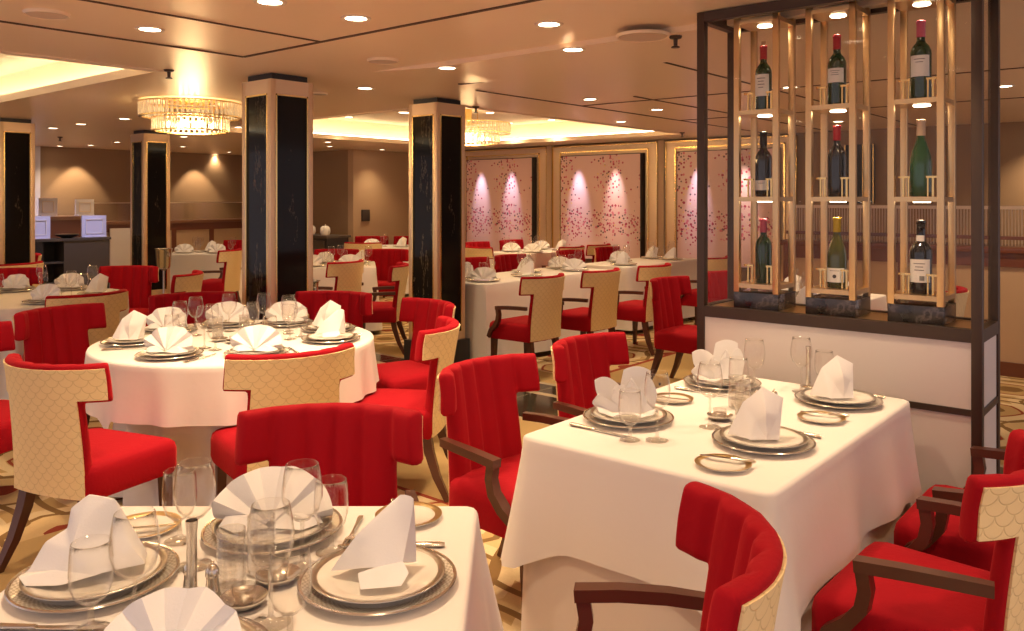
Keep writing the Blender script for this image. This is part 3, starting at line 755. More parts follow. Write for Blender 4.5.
round_cloth('table_underlay', R3, T3, 'linen', 'floor-length white cloth of the round table before the first column', zt=ZT-.006, seed=3, out=-.004, amp=.026, fs=.10, taper=.14)
round_cloth('tablecloth', R3, T3, 'linen', 'square white overlay with hanging corners on the round table before the first column', sq=.752, rot=YAW+.20, out=.006, amp=.020, folds=19, seed=8)
T4 = cam2uv(-3.78, 6.45); R4 = .72; table(T4, 0, R4, R4, 'round table under white cloth at the left edge', True)
round_cloth('tablecloth', R4, T4, 'linen', 'white floor-length cloth on the round table at the left edge', seed=12, taper=.10)
def rt(nm, u0, u1, v0, v1, label, lt, seed, rz=0, c=None, n=110):
    hx, hy = (u1-u0)/2, (v1-v0)/2; c = c or ((u0+u1)/2, (v0+v1)/2); T[nm] = c
    table(c, rz, hx, hy, lt); rect_cloth('tablecloth', hx, hy, c, rz, 'linen', label, zb=.05, n=n, seed=seed, flare=.035, amp=.02, cw=.03, nr=8)
rt('T5', -.46, .46, -.44, .44, 'white cloth on the table between the two front columns', 'cloth-covered table between the two front columns', 21, rz=YAW+.18, c=cam2uv(-2.05, 9.62))
rt('T6', -5.62, -4.92, 5.52, 7.52, 'long white cloth on the table right of the second column', 'long cloth-covered table right of the second column', 22)
rt('T7', -5.62, -4.92, 7.92, 9.6, 'white cloth on the table below the second and third floral panels', 'cloth-covered table below the second and third floral panels', 23)
rt('T8', -2.78, -1.95, 5.5, 7.0, 'white cloth on the table seen through the wine cabinet', 'cloth-covered table seen through the wine cabinet', 24)
rt('T9', -7.85, -7.14, 8.85, 10.2, 'white cloth on the table below the first floral panel', 'cloth-covered table below the first floral panel', 25)
rt('T10', -.5, .5, -.38, .38, 'white cloth on the small far table left of the first column', 'small cloth-covered far table left of the first column', 26, rz=YAW, c=cam2uv(-4.30, 11.78))
rt('T11', -.55, .55, -.45, .45, 'white cloth on the farthest table between the front columns', 'farthest cloth-covered table between the front columns', 27, rz=YAW, c=cam2uv(-2.0, 13.27))

# ------------------------------------------------------------------ chair placement
# foreground table
chair(cam2uv(-.56, 2.66), cdir(0,-1), True, 'red armchair facing the camera on the far side of the foreground table')
chair(cam2uv(.508, 1.64), cdir(-.99,.10), True, 'red curved-back armchair in the right foreground, turned towards the foreground table')
# table by the cabinet
chair((-2.295, 2.48), (1,0), True, 'red channelled armchair left of the cabinet table, nearer of the two')
chair((-2.305, 3.20), (1,0), True, 'red channelled armchair left of the cabinet table, farther of the two')
chair((-.29, 2.46), (-1,.02), True, 'red armchair with scale-patterned back right of the cabinet table, nearer one')
chair((-.27, 3.15), (-1,0), True, 'red armchair at the right edge of the cabinet table, farther one')
# round table before the first column
def around_unused(c, lst, arms, dist=None):
    for x, y, label in lst:
        p = cam2uv(x, y); d = toward(p, c)
        if dist:
            L = math.hypot(*d); p = (c[0]-d[0]/L*dist, c[1]-d[1]/L*dist)
        chair(p, d, arms, label)
def back(x, y, f, arms, label): chair(cam2uv(x, y), cdir(*f), arms, label)
CH3 = [(-.90,3.52,(-.53,.85),'cream-backed red chair seen from behind, near side of the middle round table'),
 (-1.905,3.29,(.38,.92),'cream-backed red chair seen from behind, nearest one at the left'),
 (-2.86,4.20,(.95,-.25),'red chair cut off by the left picture edge at the middle round table'),
 (-2.79,5.01,(.88,-.46),'red channelled chair overlapping a cream-backed chair, left of the middle round table'),
 (-2.23,5.80,(.42,-.91),'wide red chair back facing the camera behind the round table, left one'),
 (-1.22,5.88,(-.20,-.98),'wide red chair back facing the camera behind the round table, right one'),
 (-.455,5.34,(-.775,-.63),'red chair with curved back right of the round table, farther of two'),
 (-.30,4.35,(-1,.10),'tall cream-backed red chair at the right of the middle round table')]
for x, y, f, lb in CH3: back(x, y, f, False, lb)
back(-2.855, 5.70, (-.81,.58), False, 'cream-backed red chair on the near side of the left-edge round table')
back(-3.68, 8.08, (0,-1), False, 'red channelled chair facing the camera behind the left-edge round table')
back(-4.74, 7.80, (.5,-.86), False, 'red chair behind the glasses of the left-edge round table')
back(-4.90, 8.40, (-.95,.3), False, 'cream-backed chair with red rim at the far left edge, behind glasses')
back(-5.68, 9.92, (-.6,-.8), False, 'small red chair with cream side by the left marble column')
# table between the columns
chair(cam2uv(-1.64, 8.62), cdir(-.88,.48), True, 'cream-backed armchair seen from behind between the front columns')
chair(cam2uv(-1.04, 8.25), cdir(-1,0), True, 'slim red chair in profile beside the second column')
chair(cam2uv(-2.25, 10.74), cdir(.05,-1), False, 'red chair back facing the camera between the columns, left one')
chair(cam2uv(-1.60, 10.74), cdir(-.05,-1), False, 'red chair back facing the camera between the columns, right one')
chair(cam2uv(-2.22, 12.2), cdir(.1,1), False, 'cream-backed far chair seen from behind between the columns')
chair(cam2uv(-2.42, 14.37), cdir(.1,-1), False, 'farthest red chair between the columns, left one')
chair(cam2uv(-1.74, 14.37), cdir(-.1,-1), False, 'farthest red chair between the columns, right one')
# long table right of the second column
for (px, py), w in zip(((553,275),(611,269.3),(664,264.2)), ('first from the left','second from the left','third from the left')):
    chair(at(px, py, .87), (-1, .03), True, 'cream-backed armchair on the near side of the long table, ' + w)
chair(at(727,256.5,.87), (-1,.0), True, 'cream-backed armchair seen through the left edge of the cabinet glass')
for v, w in ((6.68,'beside the second column'),(7.34,'at the right end')):
    chair((-6.27, v), (1, 0), True, 'red armchair on the far side of the long table, ' + w)
for v, w in ((8.45,'left one'),(9.3,'right one')):
    chair((-6.22, v), (1, 0), True, 'red armchair on the far side of the table below the floral panels, ' + w)
chair(at(659,276.5,.87), (1,-.03), False, 'red armchair facing right just left of the wine cabinet')
for v, w in ((9.2,'left one'),(9.86,'right one')):
    chair((-6.52, v), (-1, 0), True, 'cream-backed armchair at the farthest table below the first floral panel, ' + w)
for v, w in ((9.15,'left one'),(9.95,'right one')):
    chair((-8.44, v), (1, 0), False, 'red chair against the first floral panel, ' + w)
chair((-7.55, 8.2), (.1,1), False, 'cream-backed red chair just right of the second column')
for v, w in ((5.95,'nearer'),(6.65,'farther')):
    chair((-1.33, v), (-1,0), False, 'red chair seen through the cabinet glass, %s one of the right-hand pair' % w)
chair((-3.40, 6.80), (1,0), False, 'red chair hidden partly by the left cabinet post, facing right')
# table left of the first column
chair(cam2uv(-3.50, 10.6), cdir(-1,.15), True, 'cream-backed armchair seen from the side just left of the first column')
chair(cam2uv(-2.76, 7.32), cdir(-1,-.05), False, 'low cream and red chair back behind the round table')
chair(cam2uv(-4.2, 13.0), cdir(-.2,-1), False, 'far red chair back behind the small table left of the first column')

# ------------------------------------------------------------------ table ware
def proto_glass(kind, n=28):
    t = empty({'wine':'wine_glass','goblet':'water_goblet','tumbler':'tumbler'}[kind], link=False)
    if kind == 'wine':
        bowl = [(.0045,.098),(.018,.103),(.034,.120),(.0415,.145),(.042,.165),(.038,.195),(.0335,.216),(.0325,.217),(.037,.194),(.0408,.165),(.0402,.146),(.033,.122),(.017,.1055),(0,.1025)]
        stem = [(0,.003),(.034,.0),(.036,.0015),(.030,.004),(.010,.008),(.0048,.016),(.0038,.04),(.0040,.085),(.0046,.098),(0,.099)]
    elif kind == 'goblet':
        bowl = [(.005,.048),(.016,.051),(.029,.063),(.036,.085),(.0375,.105),(.0355,.140),(.033,.158),(.032,.159),(.0345,.140),(.0363,.105),(.0348,.086),(.028,.065),(.0155,.0535),(0,.051)]
        stem = [(0,.003),(.031,.0),(.033,.0015),(.026,.005),(.009,.010),(.0055,.018),(.0050,.040),(.006,.048),(0,.049)]
    b = obj('bowl', lathem(bowl, n, cap0=False), 'glass', t, link=False, smooth=180); obj('stem', lathem(stem, n), 'stem', t, link=False, smooth=60); return t
WG, GB = proto_glass('wine'), proto_glass('goblet')
WGL, GBL = proto_glass('wine', 14), proto_glass('goblet', 14)
def place(proto, u, v, label, cat, group, rz=0, z=ZS, sc=None):
    o = dup(proto, (u, v, z), rz, sc); tag(o, label, cat, group); return o

def proto_charger():
    t = empty('charger_plate', link=False)
    obj('plate_body', lathem([(0,.002),(.10,0),(.112,.004),(.150,.013),(.1545,.0155),(.156,.0175)], 64, cap1=False), 'china', t, link=False)
    obj('fretwork_rim', lathem([(.113,.0095),(.118,.0105),(.147,.0155),(.150,.018)], 64, cap0=False, cap1=False), 'fret', t, link=False)
    obj('rim_edge', lathem([(.149,.0172),(.151,.0192),(.155,.0188),(.1565,.0168),(.153,.015)], 64, cap0=False, cap1=False), 'silver', t, link=False)
    obj('well', lathem([(0,.0085),(.114,.0095)], 48, cap1=False), 'china', t, link=False); return t
def proto_dinner():
    t = empty('dinner_plate', link=False)
    obj('plate_body', lathem([(0,.001),(.075,0),(.085,.004),(.126,.0135),(.132,.016),(.1325,.0175),(.131,.0185),(.122,.0165),(.088,.0085),(.08,.006),(0,.0055)], 64), 'china', t, link=False)
    obj('silver_band', lathem([(.1185,.0162),(.1235,.0175),(.1305,.0192),(.1325,.0185)], 64, cap0=False, cap1=False), 'band', t, link=False); return t
def proto_bread():
    t = empty('bread_plate', link=False)
    obj('plate_body', lathem([(0,.001),(.045,0),(.052,.003),(.078,.0095),(.080,.012),(.078,.0125),(.054,.0065),(.05,.005),(0,.0045)], 48), 'china', t, link=False)
    obj('gold_band', lathem([(.063,.0090),(.067,.0100),(.0775,.0132),(.0800,.0126)], 48, cap0=False, cap1=False), 'goldband', t, link=False); return t
CHG, DIN, BRD = proto_charger(), proto_dinner(), proto_bread()
def proto_knife(L, nm):
    t = empty(nm, link=False); bm = bmesh.new(); h = L*.43
    sweep(bm, [(0,-L/2,.005),(0,-L/2+.01,.005),(0,-L/2+h*.5,.0055),(0,-L/2+h,.005)], [(.006,.004),(.0085,.006),(.007,.005),(.0055,.004)], n=10); obj('handle', bm, 'silver', t, link=False)
    bm = bmesh.new(); pr = [(-L/2+h,.005,.005),(-L/2+h+.02,.008,.006),(L/2-.03,.009,.007),(L/2-.01,.005,.007),(L/2,.000,.001)]
    lo = [[bm.verts.new((-.005,y,z)) for z in (.0035,.0048)] + [bm.verts.new((-.005+w+.004,y,z)) for z in (.0048,.0035)] for y, w, _ in pr]
    for a, b in zip(lo, lo[1:]):
        for i in range(4): bm.faces.new((a[i], a[(i+1)%4], b[(i+1)%4], b[i]))
    bm.faces.new(lo[0]); bm.faces.new(lo[-1]); obj('blade', bm, 'silver', t, link=False); return t
def proto_fork(L=.185):
    t = empty('fork', link=False)
    obj('handle', sweep(bmesh.new(), [(0,-L/2,.004),(0,-L/2+.015,.005),(0,-L/2+.05,.0055),(0,.005,.008),(0,.03,.0055)], [(.010,.002),(.0125,.003),(.008,.003),(.0045,.003),(.010,.002)]), 'silver', t, link=False)
    bm = sweep(bmesh.new(), [(0,.028,.0055),(0,.038,.004),(0,.046,.0035)], [(.010,.002),(.023,.002),(.0245,.002)])
    for k in range(4): x = -.0102+.0068*k; sweep(bm, [(x,.045,.0035),(x,.07,.004),(x*.95,L/2,.0075)], [(.0038,.0018),(.0034,.0018),(.002,.0014)])
    obj('tines', bm, 'silver', t, link=False); return t
KNF, BKN, FRK = proto_knife(.235, 'table_knife'), proto_knife(.16, 'butter_knife'), proto_fork()

# napkin folds
def nap_fan():
    bm = bmesh.new(); nP = 5; n = nP*12; rows = 9; g = []
    for i in range(n+1):
        t = i/n; a = math.radians(4 + 172*t); ph = (t*nP) % 1
        tri = ph/.34 if ph < .34 else (1-ph)/.66            # flat pleat faces, one broad and one narrow
        edge = 1 - .045*(1-tri) + .04*math.sin(3.1*t*PI)
        row = []
        for j in range(rows+1):
            q = j/rows; r = .010+.112*q*edge
            dep = -.030 + .027*(1-tri)*q**.9 + .055*q**1.3*(.5-.5*math.cos(2*PI*t)) - .006*math.sin(9*t+2)*q
            row.append(bm.verts.new((r*math.cos(a)*1.16, dep, max(.001, .004 + r*math.sin(a)*.98))))
        g.append(row)
    for a, b in zip(g, g[1:]):
        for j in range(rows): bm.faces.new((a[j], b[j], b[j+1], a[j+1]))
    # back of the fold, closing the fan into a standing wedge
    for i in range(n):
        p, q = g[i][-1], g[i+1][-1]
        def bk(v): return bm.verts.new((v.co.x*.72, .062-.2*max(0,v.co.z-.02)*.3, .001)) 
        bm.faces.new((p, q, bk(q), bk(p)))
    bmesh.ops.remove_doubles(bm, verts=bm.verts, dist=1e-5)
    for sx in (-1,1):
        vs = [bm.verts.new(p) for p in ((0,-.048,.004),(sx*.075,-.062,.002),(sx*.116,-.028,.004),(sx*.104,-.01,.022),(sx*.05,-.034,.030))]; ce = bm.verts.new((sx*.08,-.042,.020))
        for k in range(5): bm.faces.new((vs[k], vs[(k+1)%5], ce))
    return fin(bm, 24, 'napkin')
def nap_cage(verts, faces, creases, lv=3):
    bm = bmesh.new(); vs = [bm.verts.new(p) for p in verts]
    for f in faces: bm.faces.new([vs[k] for k in f])
    bmesh.ops.recalc_face_normals(bm, faces=bm.faces)
    cl = bm.edges.layers.float.new('crease_edge')
    for e in bm.edges:
        k = tuple(sorted((vs.index(e.verts[0]), vs.index(e.verts[1]))))
        e[cl] = creases.get(k, .72)
    me = bpy.data.meshes.new('napkin'); bm.to_mesh(me); bm.free(); me = bake(me, lv); me.set_sharp_from_angle(angle=math.radians(26)); return me
def nap_kite():
    v = [(0,-.050,.002),(-.060,.012,.104),(.002,.014,.152),(.068,.020,.118),(-.112,.004,.001),(.050,.026,.001),(-.02,.085,.001),(-.052,-.052,.001),(.040,-.044,.001),(-.030,-.030,.056),(.037,-.024,.062),(.0,-.046,.084)]
    f = [(0,9,11),(0,11,10),(9,1,2,11),(11,2,3,10),(0,7,9),(9,7,1),(7,4,1),(1,4,6),(1,6,2),(2,6,3),(3,6,5),(0,10,8),(10,3,8),(8,3,5),(0,8,5,6,4,7)]
    cr = {}
    for a, b in ((0,11),(2,11),(0,9),(1,9),(0,10),(3,10),(1,2),(2,3),(1,4),(3,5),(0,7),(0,8)): cr[tuple(sorted((a,b)))] = 1.
    for a, b in ((4,7),(4,6),(5,6),(5,8)): cr[tuple(sorted((a,b)))] = .9
    return nap_cage(v, f, cr)
def nap_peak():
    v = [(-.100,.0,.002),(.045,.012,.152),(.072,.016,.143),(.078,.022,.002),(.004,-.016,.084),(.050,-.036,.034),(-.004,-.040,.026),(-.02,.075,.002),(-.040,-.010,.083),
         (-.036,-.052,.022),(.062,-.056,.020),(-.028,-.080,.003),(.048,-.084,.008),(.062,.0,.085)]
    f = [(0,6,4,8),(8,4,1),(1,4,5,13),(1,13,2),(2,13,3),(13,5,3),(0,8,7),(8,1,7),(1,2,7),(2,3,7),(4,6,5),(0,7,3,5,6),(6,9,10,5),(9,11,12,10)]
    cr = {}
    for a, b in ((1,4),(4,5),(0,6),(0,8),(1,8),(1,2),(2,3),(2,13),(3,13),(9,10),(11,12),(4,6),(6,9),(9,11),(5,10),(10,12),(1,13)): cr[tuple(sorted((a,b)))] = .95
    return nap_cage(v, f, cr, 2)
def nap_leafy():
    v = [(-.135,-.03,.003),(-.105,-.012,.062),(-.064,.0,.088),(-.058,.004,.128),(-.020,.010,.160),(.036,.012,.150),(.040,.008,.085),(.118,-.012,.018),(.03,-.052,.012),(-.03,-.046,.060),(-.024,-.016,.118),(-.06,.085,.002),(.08,.075,.002),(-.05,-.060,.024),(-.125,-.068,.012),(-.03,-.082,.003),(-.10,-.086,.002)]
    f = [(0,13,9,1),(1,9,2),(2,9,10,3),(3,10,4),(10,5,4),(10,9,6,5),(9,8,7,6),(9,13,8),(0,1,2,11),(2,3,4,11),(4,5,12,11),(5,6,7,12),(0,11,12,7,8,13),(13,0,14),(13,14,16,15),(13,15,8)]
    cr = {}
    for a, b in ((9,10),(10,4),(2,9),(2,3),(3,4),(4,5),(5,6),(6,7),(1,2),(0,1),(8,9),(13,14),(0,14),(14,16),(15,16)): cr[tuple(sorted((a,b)))] = .9
    return nap_cage(v, f, cr, 3)
def nap_bishop():
    bm = bmesh.new()
    def leaf(bx, by, ang, h, lean, w0, wm, wt, sh=0., cup=.25, ns=8, nt=9):
        d = (math.cos(ang), math.sin(ang)); p = (-d[1], d[0]); g = []
        for i in range(nt+1):
            t = i/nt; w = (w0+(wm-w0)*t/.5) if t < .5 else (wm+(wt-wm)*((t-.5)/.5)**1.4); row = []
            for j in range(ns+1):
                q = 2*j/ns-1; o = lean*t**1.7 - cup*w*abs(q)**1.5; k = w*q + sh*t**1.2
                row.append(bm.verts.new((bx+d[0]*o+p[0]*k, by+d[1]*o+p[1]*k, max(.001, h*t - .014*q*q*t))))
            g.append(row)
        for a, b in zip(g, g[1:]):
            for j in range(ns): bm.faces.new((a[j], a[j+1], b[j+1], b[j]))
    fr = -1.40
    leaf(.012,.034, fr, .146, -.006, .044,.050,.044, sh=.012, cup=.10)
    leaf(-.030,.012, fr-.15, .112, .006, .050,.054,.034, sh=-.050, cup=.15)
    leaf(-.048,-.010, fr-.2, .060, .014, .052,.050,.012, sh=-.045, cup=.15)
    leaf(.050,.010, fr+.25, .118, .004, .034,.042,.018, sh=.012, cup=.2)
    leaf(.012,-.018, fr, .126, .004, .034,.040,.003, cup=.40)
    leaf(-.012,-.020, fr-.3, .094, .014, .030,.036,.003, sh=-.022, cup=.40)
    leaf(.0,-.022, fr, .020, .060, .062,.070,.045, cup=.1)
    leaf(-.06,.0, 3.5, .018, .045, .05,.05,.025, cup=.1)
    leaf(.055,.0, -.3, .020, .040, .045,.045,.02, cup=.1)
    leaf(.0,.045, 1.7, .018, .045, .06,.06,.03, cup=.1)
    bmesh.ops.recalc_face_normals(bm, faces=bm.faces); bmesh.ops.solidify(bm, geom=bm.faces[:], thickness=.003)
    return fin(bm, 30, 'napkin')
def pn(me):
    o = bpy.data.objects.new('folded_napkin', me); me.materials.clear(); me.materials.append(M['napkin']); return o
NAP = {'fan': pn(nap_fan()), 'kite': pn(nap_kite()), 'peak': pn(nap_peak()), 'bishop': pn(nap_bishop()), 'leafy': pn(nap_leafy())}
FOLD = {'fan': 'fan-folded', 'kite': 'kite-folded', 'peak': 'peaked', 'bishop': 'crown-folded', 'leafy': 'loosely peaked'}

def setting(u, v, d, nap, ph, full=True, nap_rz=None, bread=None, knife=True, fork=True, glasses=True, lod=False, nsc=1.):
    """one place: d = direction the diner faces; ph = words that say which place"""
    L = math.hypot(*d); d = (d[0]/L, d[1]/L); rz = math.atan2(d[1], d[0]) - PI/2; r = (d[1], -d[0])      # r = diner's right
    place(CHG, u, v, 'silver-rimmed charger plate ' + ph, 'charger plate', 'charger plates', rz)
    z = ZS+(.0105 if full else .0165)
    if full:
        place(DIN, u, v, 'cream dinner plate with silver band ' + ph, 'plate', 'dinner plates', rz, z=z); z += .0158
    n = place(NAP[nap], u, v, 'white %s napkin %s' % (FOLD[nap], ph), 'napkin', 'folded napkins', rz if nap_rz is None else nap_rz, z=z, sc=nsc)
    def off(a, b): return (u+r[0]*a+d[0]*b, v+r[1]*a+d[1]*b)
    if bread is not None:
        p = off(*bread); place(BRD, *p, 'small bread plate with gold band ' + ph, 'bread plate', 'bread plates', rz)
        place(BKN, p[0]+r[0]*.03, p[1]+r[1]*.03, 'butter knife on the bread plate ' + ph, 'butter knife', 'butter knives', rz+.25, z=ZS+.0125)
    if knife: p = off(.180, -.0); place(KNF, *p, 'silver table knife ' + ph, 'table knife', 'table knives', rz)
    if fork: p = off(-.185, 0); place(FRK, *p, 'silver fork ' + ph, 'fork', 'forks', rz)
    if glasses:
        p = off(.195, .085) if lod else off(.015, .235); place(WGL if lod else WG, *p, 'stemmed wine glass ' + ph, 'wine glass', 'wine glasses')
        p = off(.140, .140) if lod else off(.105, .205); place(GBL if lod else GB, *p, 'short-stemmed water goblet ' + ph, 'water goblet', 'water goblets')

# -- other centre pieces
def proto_ribbed():
    t = empty('ribbed_tumbler', link=False); pr = [(0,.004),(.024,.001)]
    for k in range(13): pr += [(.0265,.004+k*.0085),(.0285,.008+k*.0085)]
    pr += [(.0275,.117),(.0255,.117),(.0245,.010),(0,.009)]
    obj('ribbed_wall', lathem(pr, 28, cap0=False), 'stem', t, link=False, smooth=25); obj('base_ring', lathem([(.0255,0),(.027,.002),(.0255,.006),(.022,.004)], 28, cap0=False, cap1=False), 'glass', t, link=False); return t
def proto_dish():
    t = empty('candle_dish', link=False)
    obj('silver_dish', lathem([(0,.003),(.028,0),(.040,.004),(.052,.016),(.054,.021),(.050,.019),(.034,.008),(0,.007)], 32), 'silver', t, link=False)
    obj('votive_cup', lathem([(0,.008),(.021,.008),(.026,.03),(.0275,.045),(.0262,.045),(.0245,.03),(.020,.0115),(0,.011)], 28), 'stem', t, link=False, smooth=60)
    return t
def proto_shaker():
    t = empty('salt_shaker', link=False)
    obj('crystal_body', lathem([(0,0),(.017,0),(.0185,.004),(.014,.016),(.0115,.034),(.0115,.045),(0,.045)], 16), 'silver', t, link=False)
    obj('silver_cap', lathem([(.012,.044),(.0135,.047),(.0125,.058),(.007,.066),(.003,.068),(.004,.072),(0,.075)], 16), 'silver', t, link=False); return t
def proto_vase():
    t = empty('bud_vase', link=False)
    obj('foot', lathem([(0,0),(.030,0),(.0315,.003),(.026,.007),(.012,.010)], 28), 'silver', t, link=False)
    obj('tube', lathem([(.0115,.008),(.0095,.03),(.0095,.14),(.0115,.165),(.0105,.165),(.0085,.14),(.0085,.02),(0,.018)], 24), 'silver', t, link=False); return t
RIB, DSH, SHK, VAS = proto_ribbed(), proto_dish(), proto_shaker(), proto_vase()
def rib(u, v, ph): place(RIB, u, v, 'clear ribbed glass tumbler ' + ph, 'tumbler', 'ribbed tumblers')
def dish(u, v, ph): place(DSH, u, v, 'small silver dish holding a glass votive ' + ph, 'candle holder', 'votive dishes', sc=.82)
def shaker(u, v, ph): place(SHK, u, v, 'small silver shaker ' + ph, 'salt shaker', 'salt and pepper shakers')
def vase(u, v, ph): place(VAS, u, v, 'slim silver bud vase ' + ph, 'vase', 'bud vases')
def wine(u, v, ph, sc=None): return place(WG, u, v, 'large-bowled clear wine glass ' + ph, 'wine glass', 'wine glasses', sc=sc)
def gob(u, v, ph, sc=None): return place(GB, u, v, 'short-stemmed clear water goblet ' + ph, 'water goblet', 'water goblets', sc=sc)

# -- foreground table (camera-aligned coordinates)
c = cam2uv; ft = 'of the foreground table'
setting(*c(-.266,1.65), cdir(-1,0), 'peak', 'at the right place ' + ft, nap_rz=YAW+.1, fork=False, glasses=False, nsc=1.0)
setting(*c(-.832,1.66), cdir(1,0), 'leafy', 'at the left place ' + ft, nap_rz=YAW-.05, bread=(-.265,-.02), fork=False, glasses=False, nsc=.94)
setting(*c(-.548,1.905), cdir(0,-1), 'fan', 'at the far place ' + ft, nap_rz=YAW+.1, bread=(-.30,-.085), knife=False, glasses=False, nsc=.99)
setting(*c(-.545,1.345), cdir(0,1), 'fan', 'at the near place ' + ft, nap_rz=YAW, bread=(-.21,.07) and None, fork=False, knife=False, glasses=False, nsc=.84)
wine(*c(-.664,1.46), 'front left on the foreground table'); gob(*c(-.748,1.475), 'front left on the foreground table beside a napkin')
wine(*c(-.663,1.735), 'back left on the foreground table'); gob(*c(-.745,1.86), 'back left corner of the foreground table')
wine(*c(-.436,1.725), 'before the fan napkin on the foreground table'); gob(*c(-.392,1.80), 'right of the fan napkin on the foreground table')
wine(*c(-.436,1.50), 'front centre of the foreground table'); gob(*c(-.385,1.44), 'front centre right of the foreground table')
rib(*c(-.553,1.635), 'in the middle of the foreground table, front one'); rib(*c(-.515,1.705), 'in the middle of the foreground table, rear one')
dish(*c(-.507,1.568), 'in the middle of the foreground table'); dish(*c(-.47,1.665), 'right of centre on the foreground table')
shaker(*c(-.574,1.59), 'right of the bud vase on the foreground table'); shaker(*c(-.622,1.605), 'behind the bud vase on the foreground table')
vase(*c(-.600,1.555), 'left of the shakers on the foreground table')
place(BRD, *c(-.305,1.305), 'small bread plate with gold band near the bottom of the foreground table', 'bread plate', 'bread plates')
# -- table by the wine cabinet
ct = 'of the cabinet table'
setting(-1.532, 2.46, (1,0), 'bishop', 'at the near left place ' + ct, bread=(-.345,-.02), fork=False, glasses=False, nap_rz=.4, nsc=1.05)
setting(-1.525, 3.17, (1,0), 'bishop', 'at the far left place ' + ct, fork=False, glasses=False, nap_rz=.55, nsc=1.05)
setting(-1.06, 2.49, (-1,0), 'kite', 'at the near right place ' + ct, bread=(-.28,.0), fork=False, glasses=False, nap_rz=.62, nsc=.98)
setting(-1.06, 3.18, (-1,0), 'kite', 'at the far right place ' + ct, bread=(-.29,-.04), fork=False, glasses=False, nap_rz=.75, nsc=.98)
g1 = wine(-1.335, 2.315, 'with a dark emblem near the left front of the cabinet table'); gob(-1.402, 2.262, 'before the crown napkin on the cabinet table')
bmE = bmesh.new()
for k, a in enumerate((-.6,0,.6)):
    sweep(bmE, [(0,0,0),(math.sin(a)*.004,0,.005),(math.sin(a)*.005,0,.010)], [(.001,.0006),(.0028,.0006),(.0006,.0006)], up=(0,1,0))
em = obj('printed_emblem', bmE, 'leaf', g1); ea = math.radians(-48); em.location = (.0392*math.cos(ea), .0392*math.sin(ea), .182); em.rotation_euler = (0,0,ea+PI/2)
wine(-1.275, 2.56, 'in the centre of the cabinet table'); gob(-1.215, 2.66, 'in the centre of the cabinet table')
dish(-1.295, 2.675, 'in the centre of the cabinet table'); rib(-1.32, 2.86, 'in the centre of the cabinet table'); rib(-1.255,2.775,'beside the votive on the cabinet table')
shaker(-1.245, 2.87, 'in the centre of the cabinet table'); shaker(-1.205, 2.93, 'behind the other shaker on the cabinet table')
wine(-1.355, 3.10, 'far left on the cabinet table before a napkin'); gob(-1.37, 2.99, 'far left on the cabinet table')
wine(-1.23, 3.26, 'against the pale panel on the cabinet table'); gob(-1.17, 3.345, 'against the pale panel, right of the vase'); vase(-1.24, 3.365, 'against the pale panel on the cabinet table')

# -- round table before the first column
def ring_settings(cn, rad, lst, tw, lod=False, **k):
    for x, y, nap, w in lst:
        p = cam2uv(x, y); d = toward(p, cn); L = math.hypot(*d); q = (cn[0]-d[0]/L*rad, cn[1]-d[1]/L*rad)
        setting(*q, d, nap, 'at the %s place of the %s' % (w, tw), nap_rz=YAW+R.uniform(-.25,.25), lod=lod, **k)
ring_settings(T3, R3-.20, [(-.95,3.52,'fan','near right'),(-1.85,3.45,'fan','near left'),(-2.86,4.15,'kite','left'),(-2.70,5.10,'fan','back left'),(-1.98,5.60,'fan','rear left'),(-1.20,5.65,'fan','rear right'),(-.50,5.20,'kite','back right'),(-.35,4.42,'peak','right')], 'middle round table', nsc=.98, fork=False)
for k, (nm, fn, a, r) in enumerate((('s', shaker, .3, .09), ('s', shaker, .9, .10), ('r', rib, 2.2, .10), ('r', rib, 3.6, .12), ('d', dish, 4.6, .10), ('d', dish, 5.6, .13))):
    fn(T3[0]+r*math.cos(a), T3[1]+r*math.sin(a), ['right of centre','behind centre','left of centre','left front of centre','front of centre','right front of centre'][k] + ' on the middle round table')
ring_settings(T4, R4-.20, [(-2.93,5.60,'fan','near right'),(-3.62,7.62,'fan','rear'),(-4.55,7.45,'fan','rear left'),(-4.3,5.4,'peak','near left'),(-4.9,6.3,'fan','left'),(-2.75,6.75,'kite','right')], 'left-edge round table', lod=True, fork=False, knife=False, nsc=.95)
# -- far tables
def far(lst):
    for u, v, d, nap, ph in lst: setting(u, v, d, nap, ph, full=False, nap_rz=YAW+R.uniform(-.4,.4), fork=False, knife=False, lod=True, nsc=.95)
lt = 'of the long table'
far([(-5.12,5.72,(-1,0),'fan','at the near left place '+lt),(-5.12,6.35,(-1,0),'peak','at the near middle place '+lt),(-5.12,7.15,(-1,0),'fan','at the near right place '+lt),
     (-5.42,5.8,(1,0),'bishop','at the far left place '+lt),(-5.42,6.72,(1,0),'kite','at the far middle place '+lt),(-5.42,7.3,(1,0),'fan','at the far right place '+lt)])
pt = 'of the table under the third floral panel'
far([(-5.12,8.12,(-1,0),'kite','at the near left place '+pt),(-5.12,9.2,(-1,0),'peak','at the near right place '+pt),(-5.42,8.5,(1,0),'fan','at the far left place '+pt),(-5.42,9.3,(1,0),'kite','at the far right place '+pt)])
pt = 'of the table seen through the cabinet'
far([(-2.56,5.9,(1,0),'kite','at the near left place '+pt),(-2.56,6.6,(1,0),'kite','at the far left place '+pt),(-2.17,5.9,(-1,0),'kite','at the near right place '+pt),(-2.17,6.6,(-1,0),'fan','at the far right place '+pt)])
pt = 'of the table under the first floral panel'
far([(-7.27,9.15,(-1,0),'fan','at the near left place '+pt),(-7.27,9.85,(-1,0),'kite','at the near right place '+pt),(-7.66,9.15,(1,0),'fan','at the far left place '+pt),(-7.66,9.85,(1,0),'fan','at the far right place '+pt)])
pt = 'of the table between the columns'
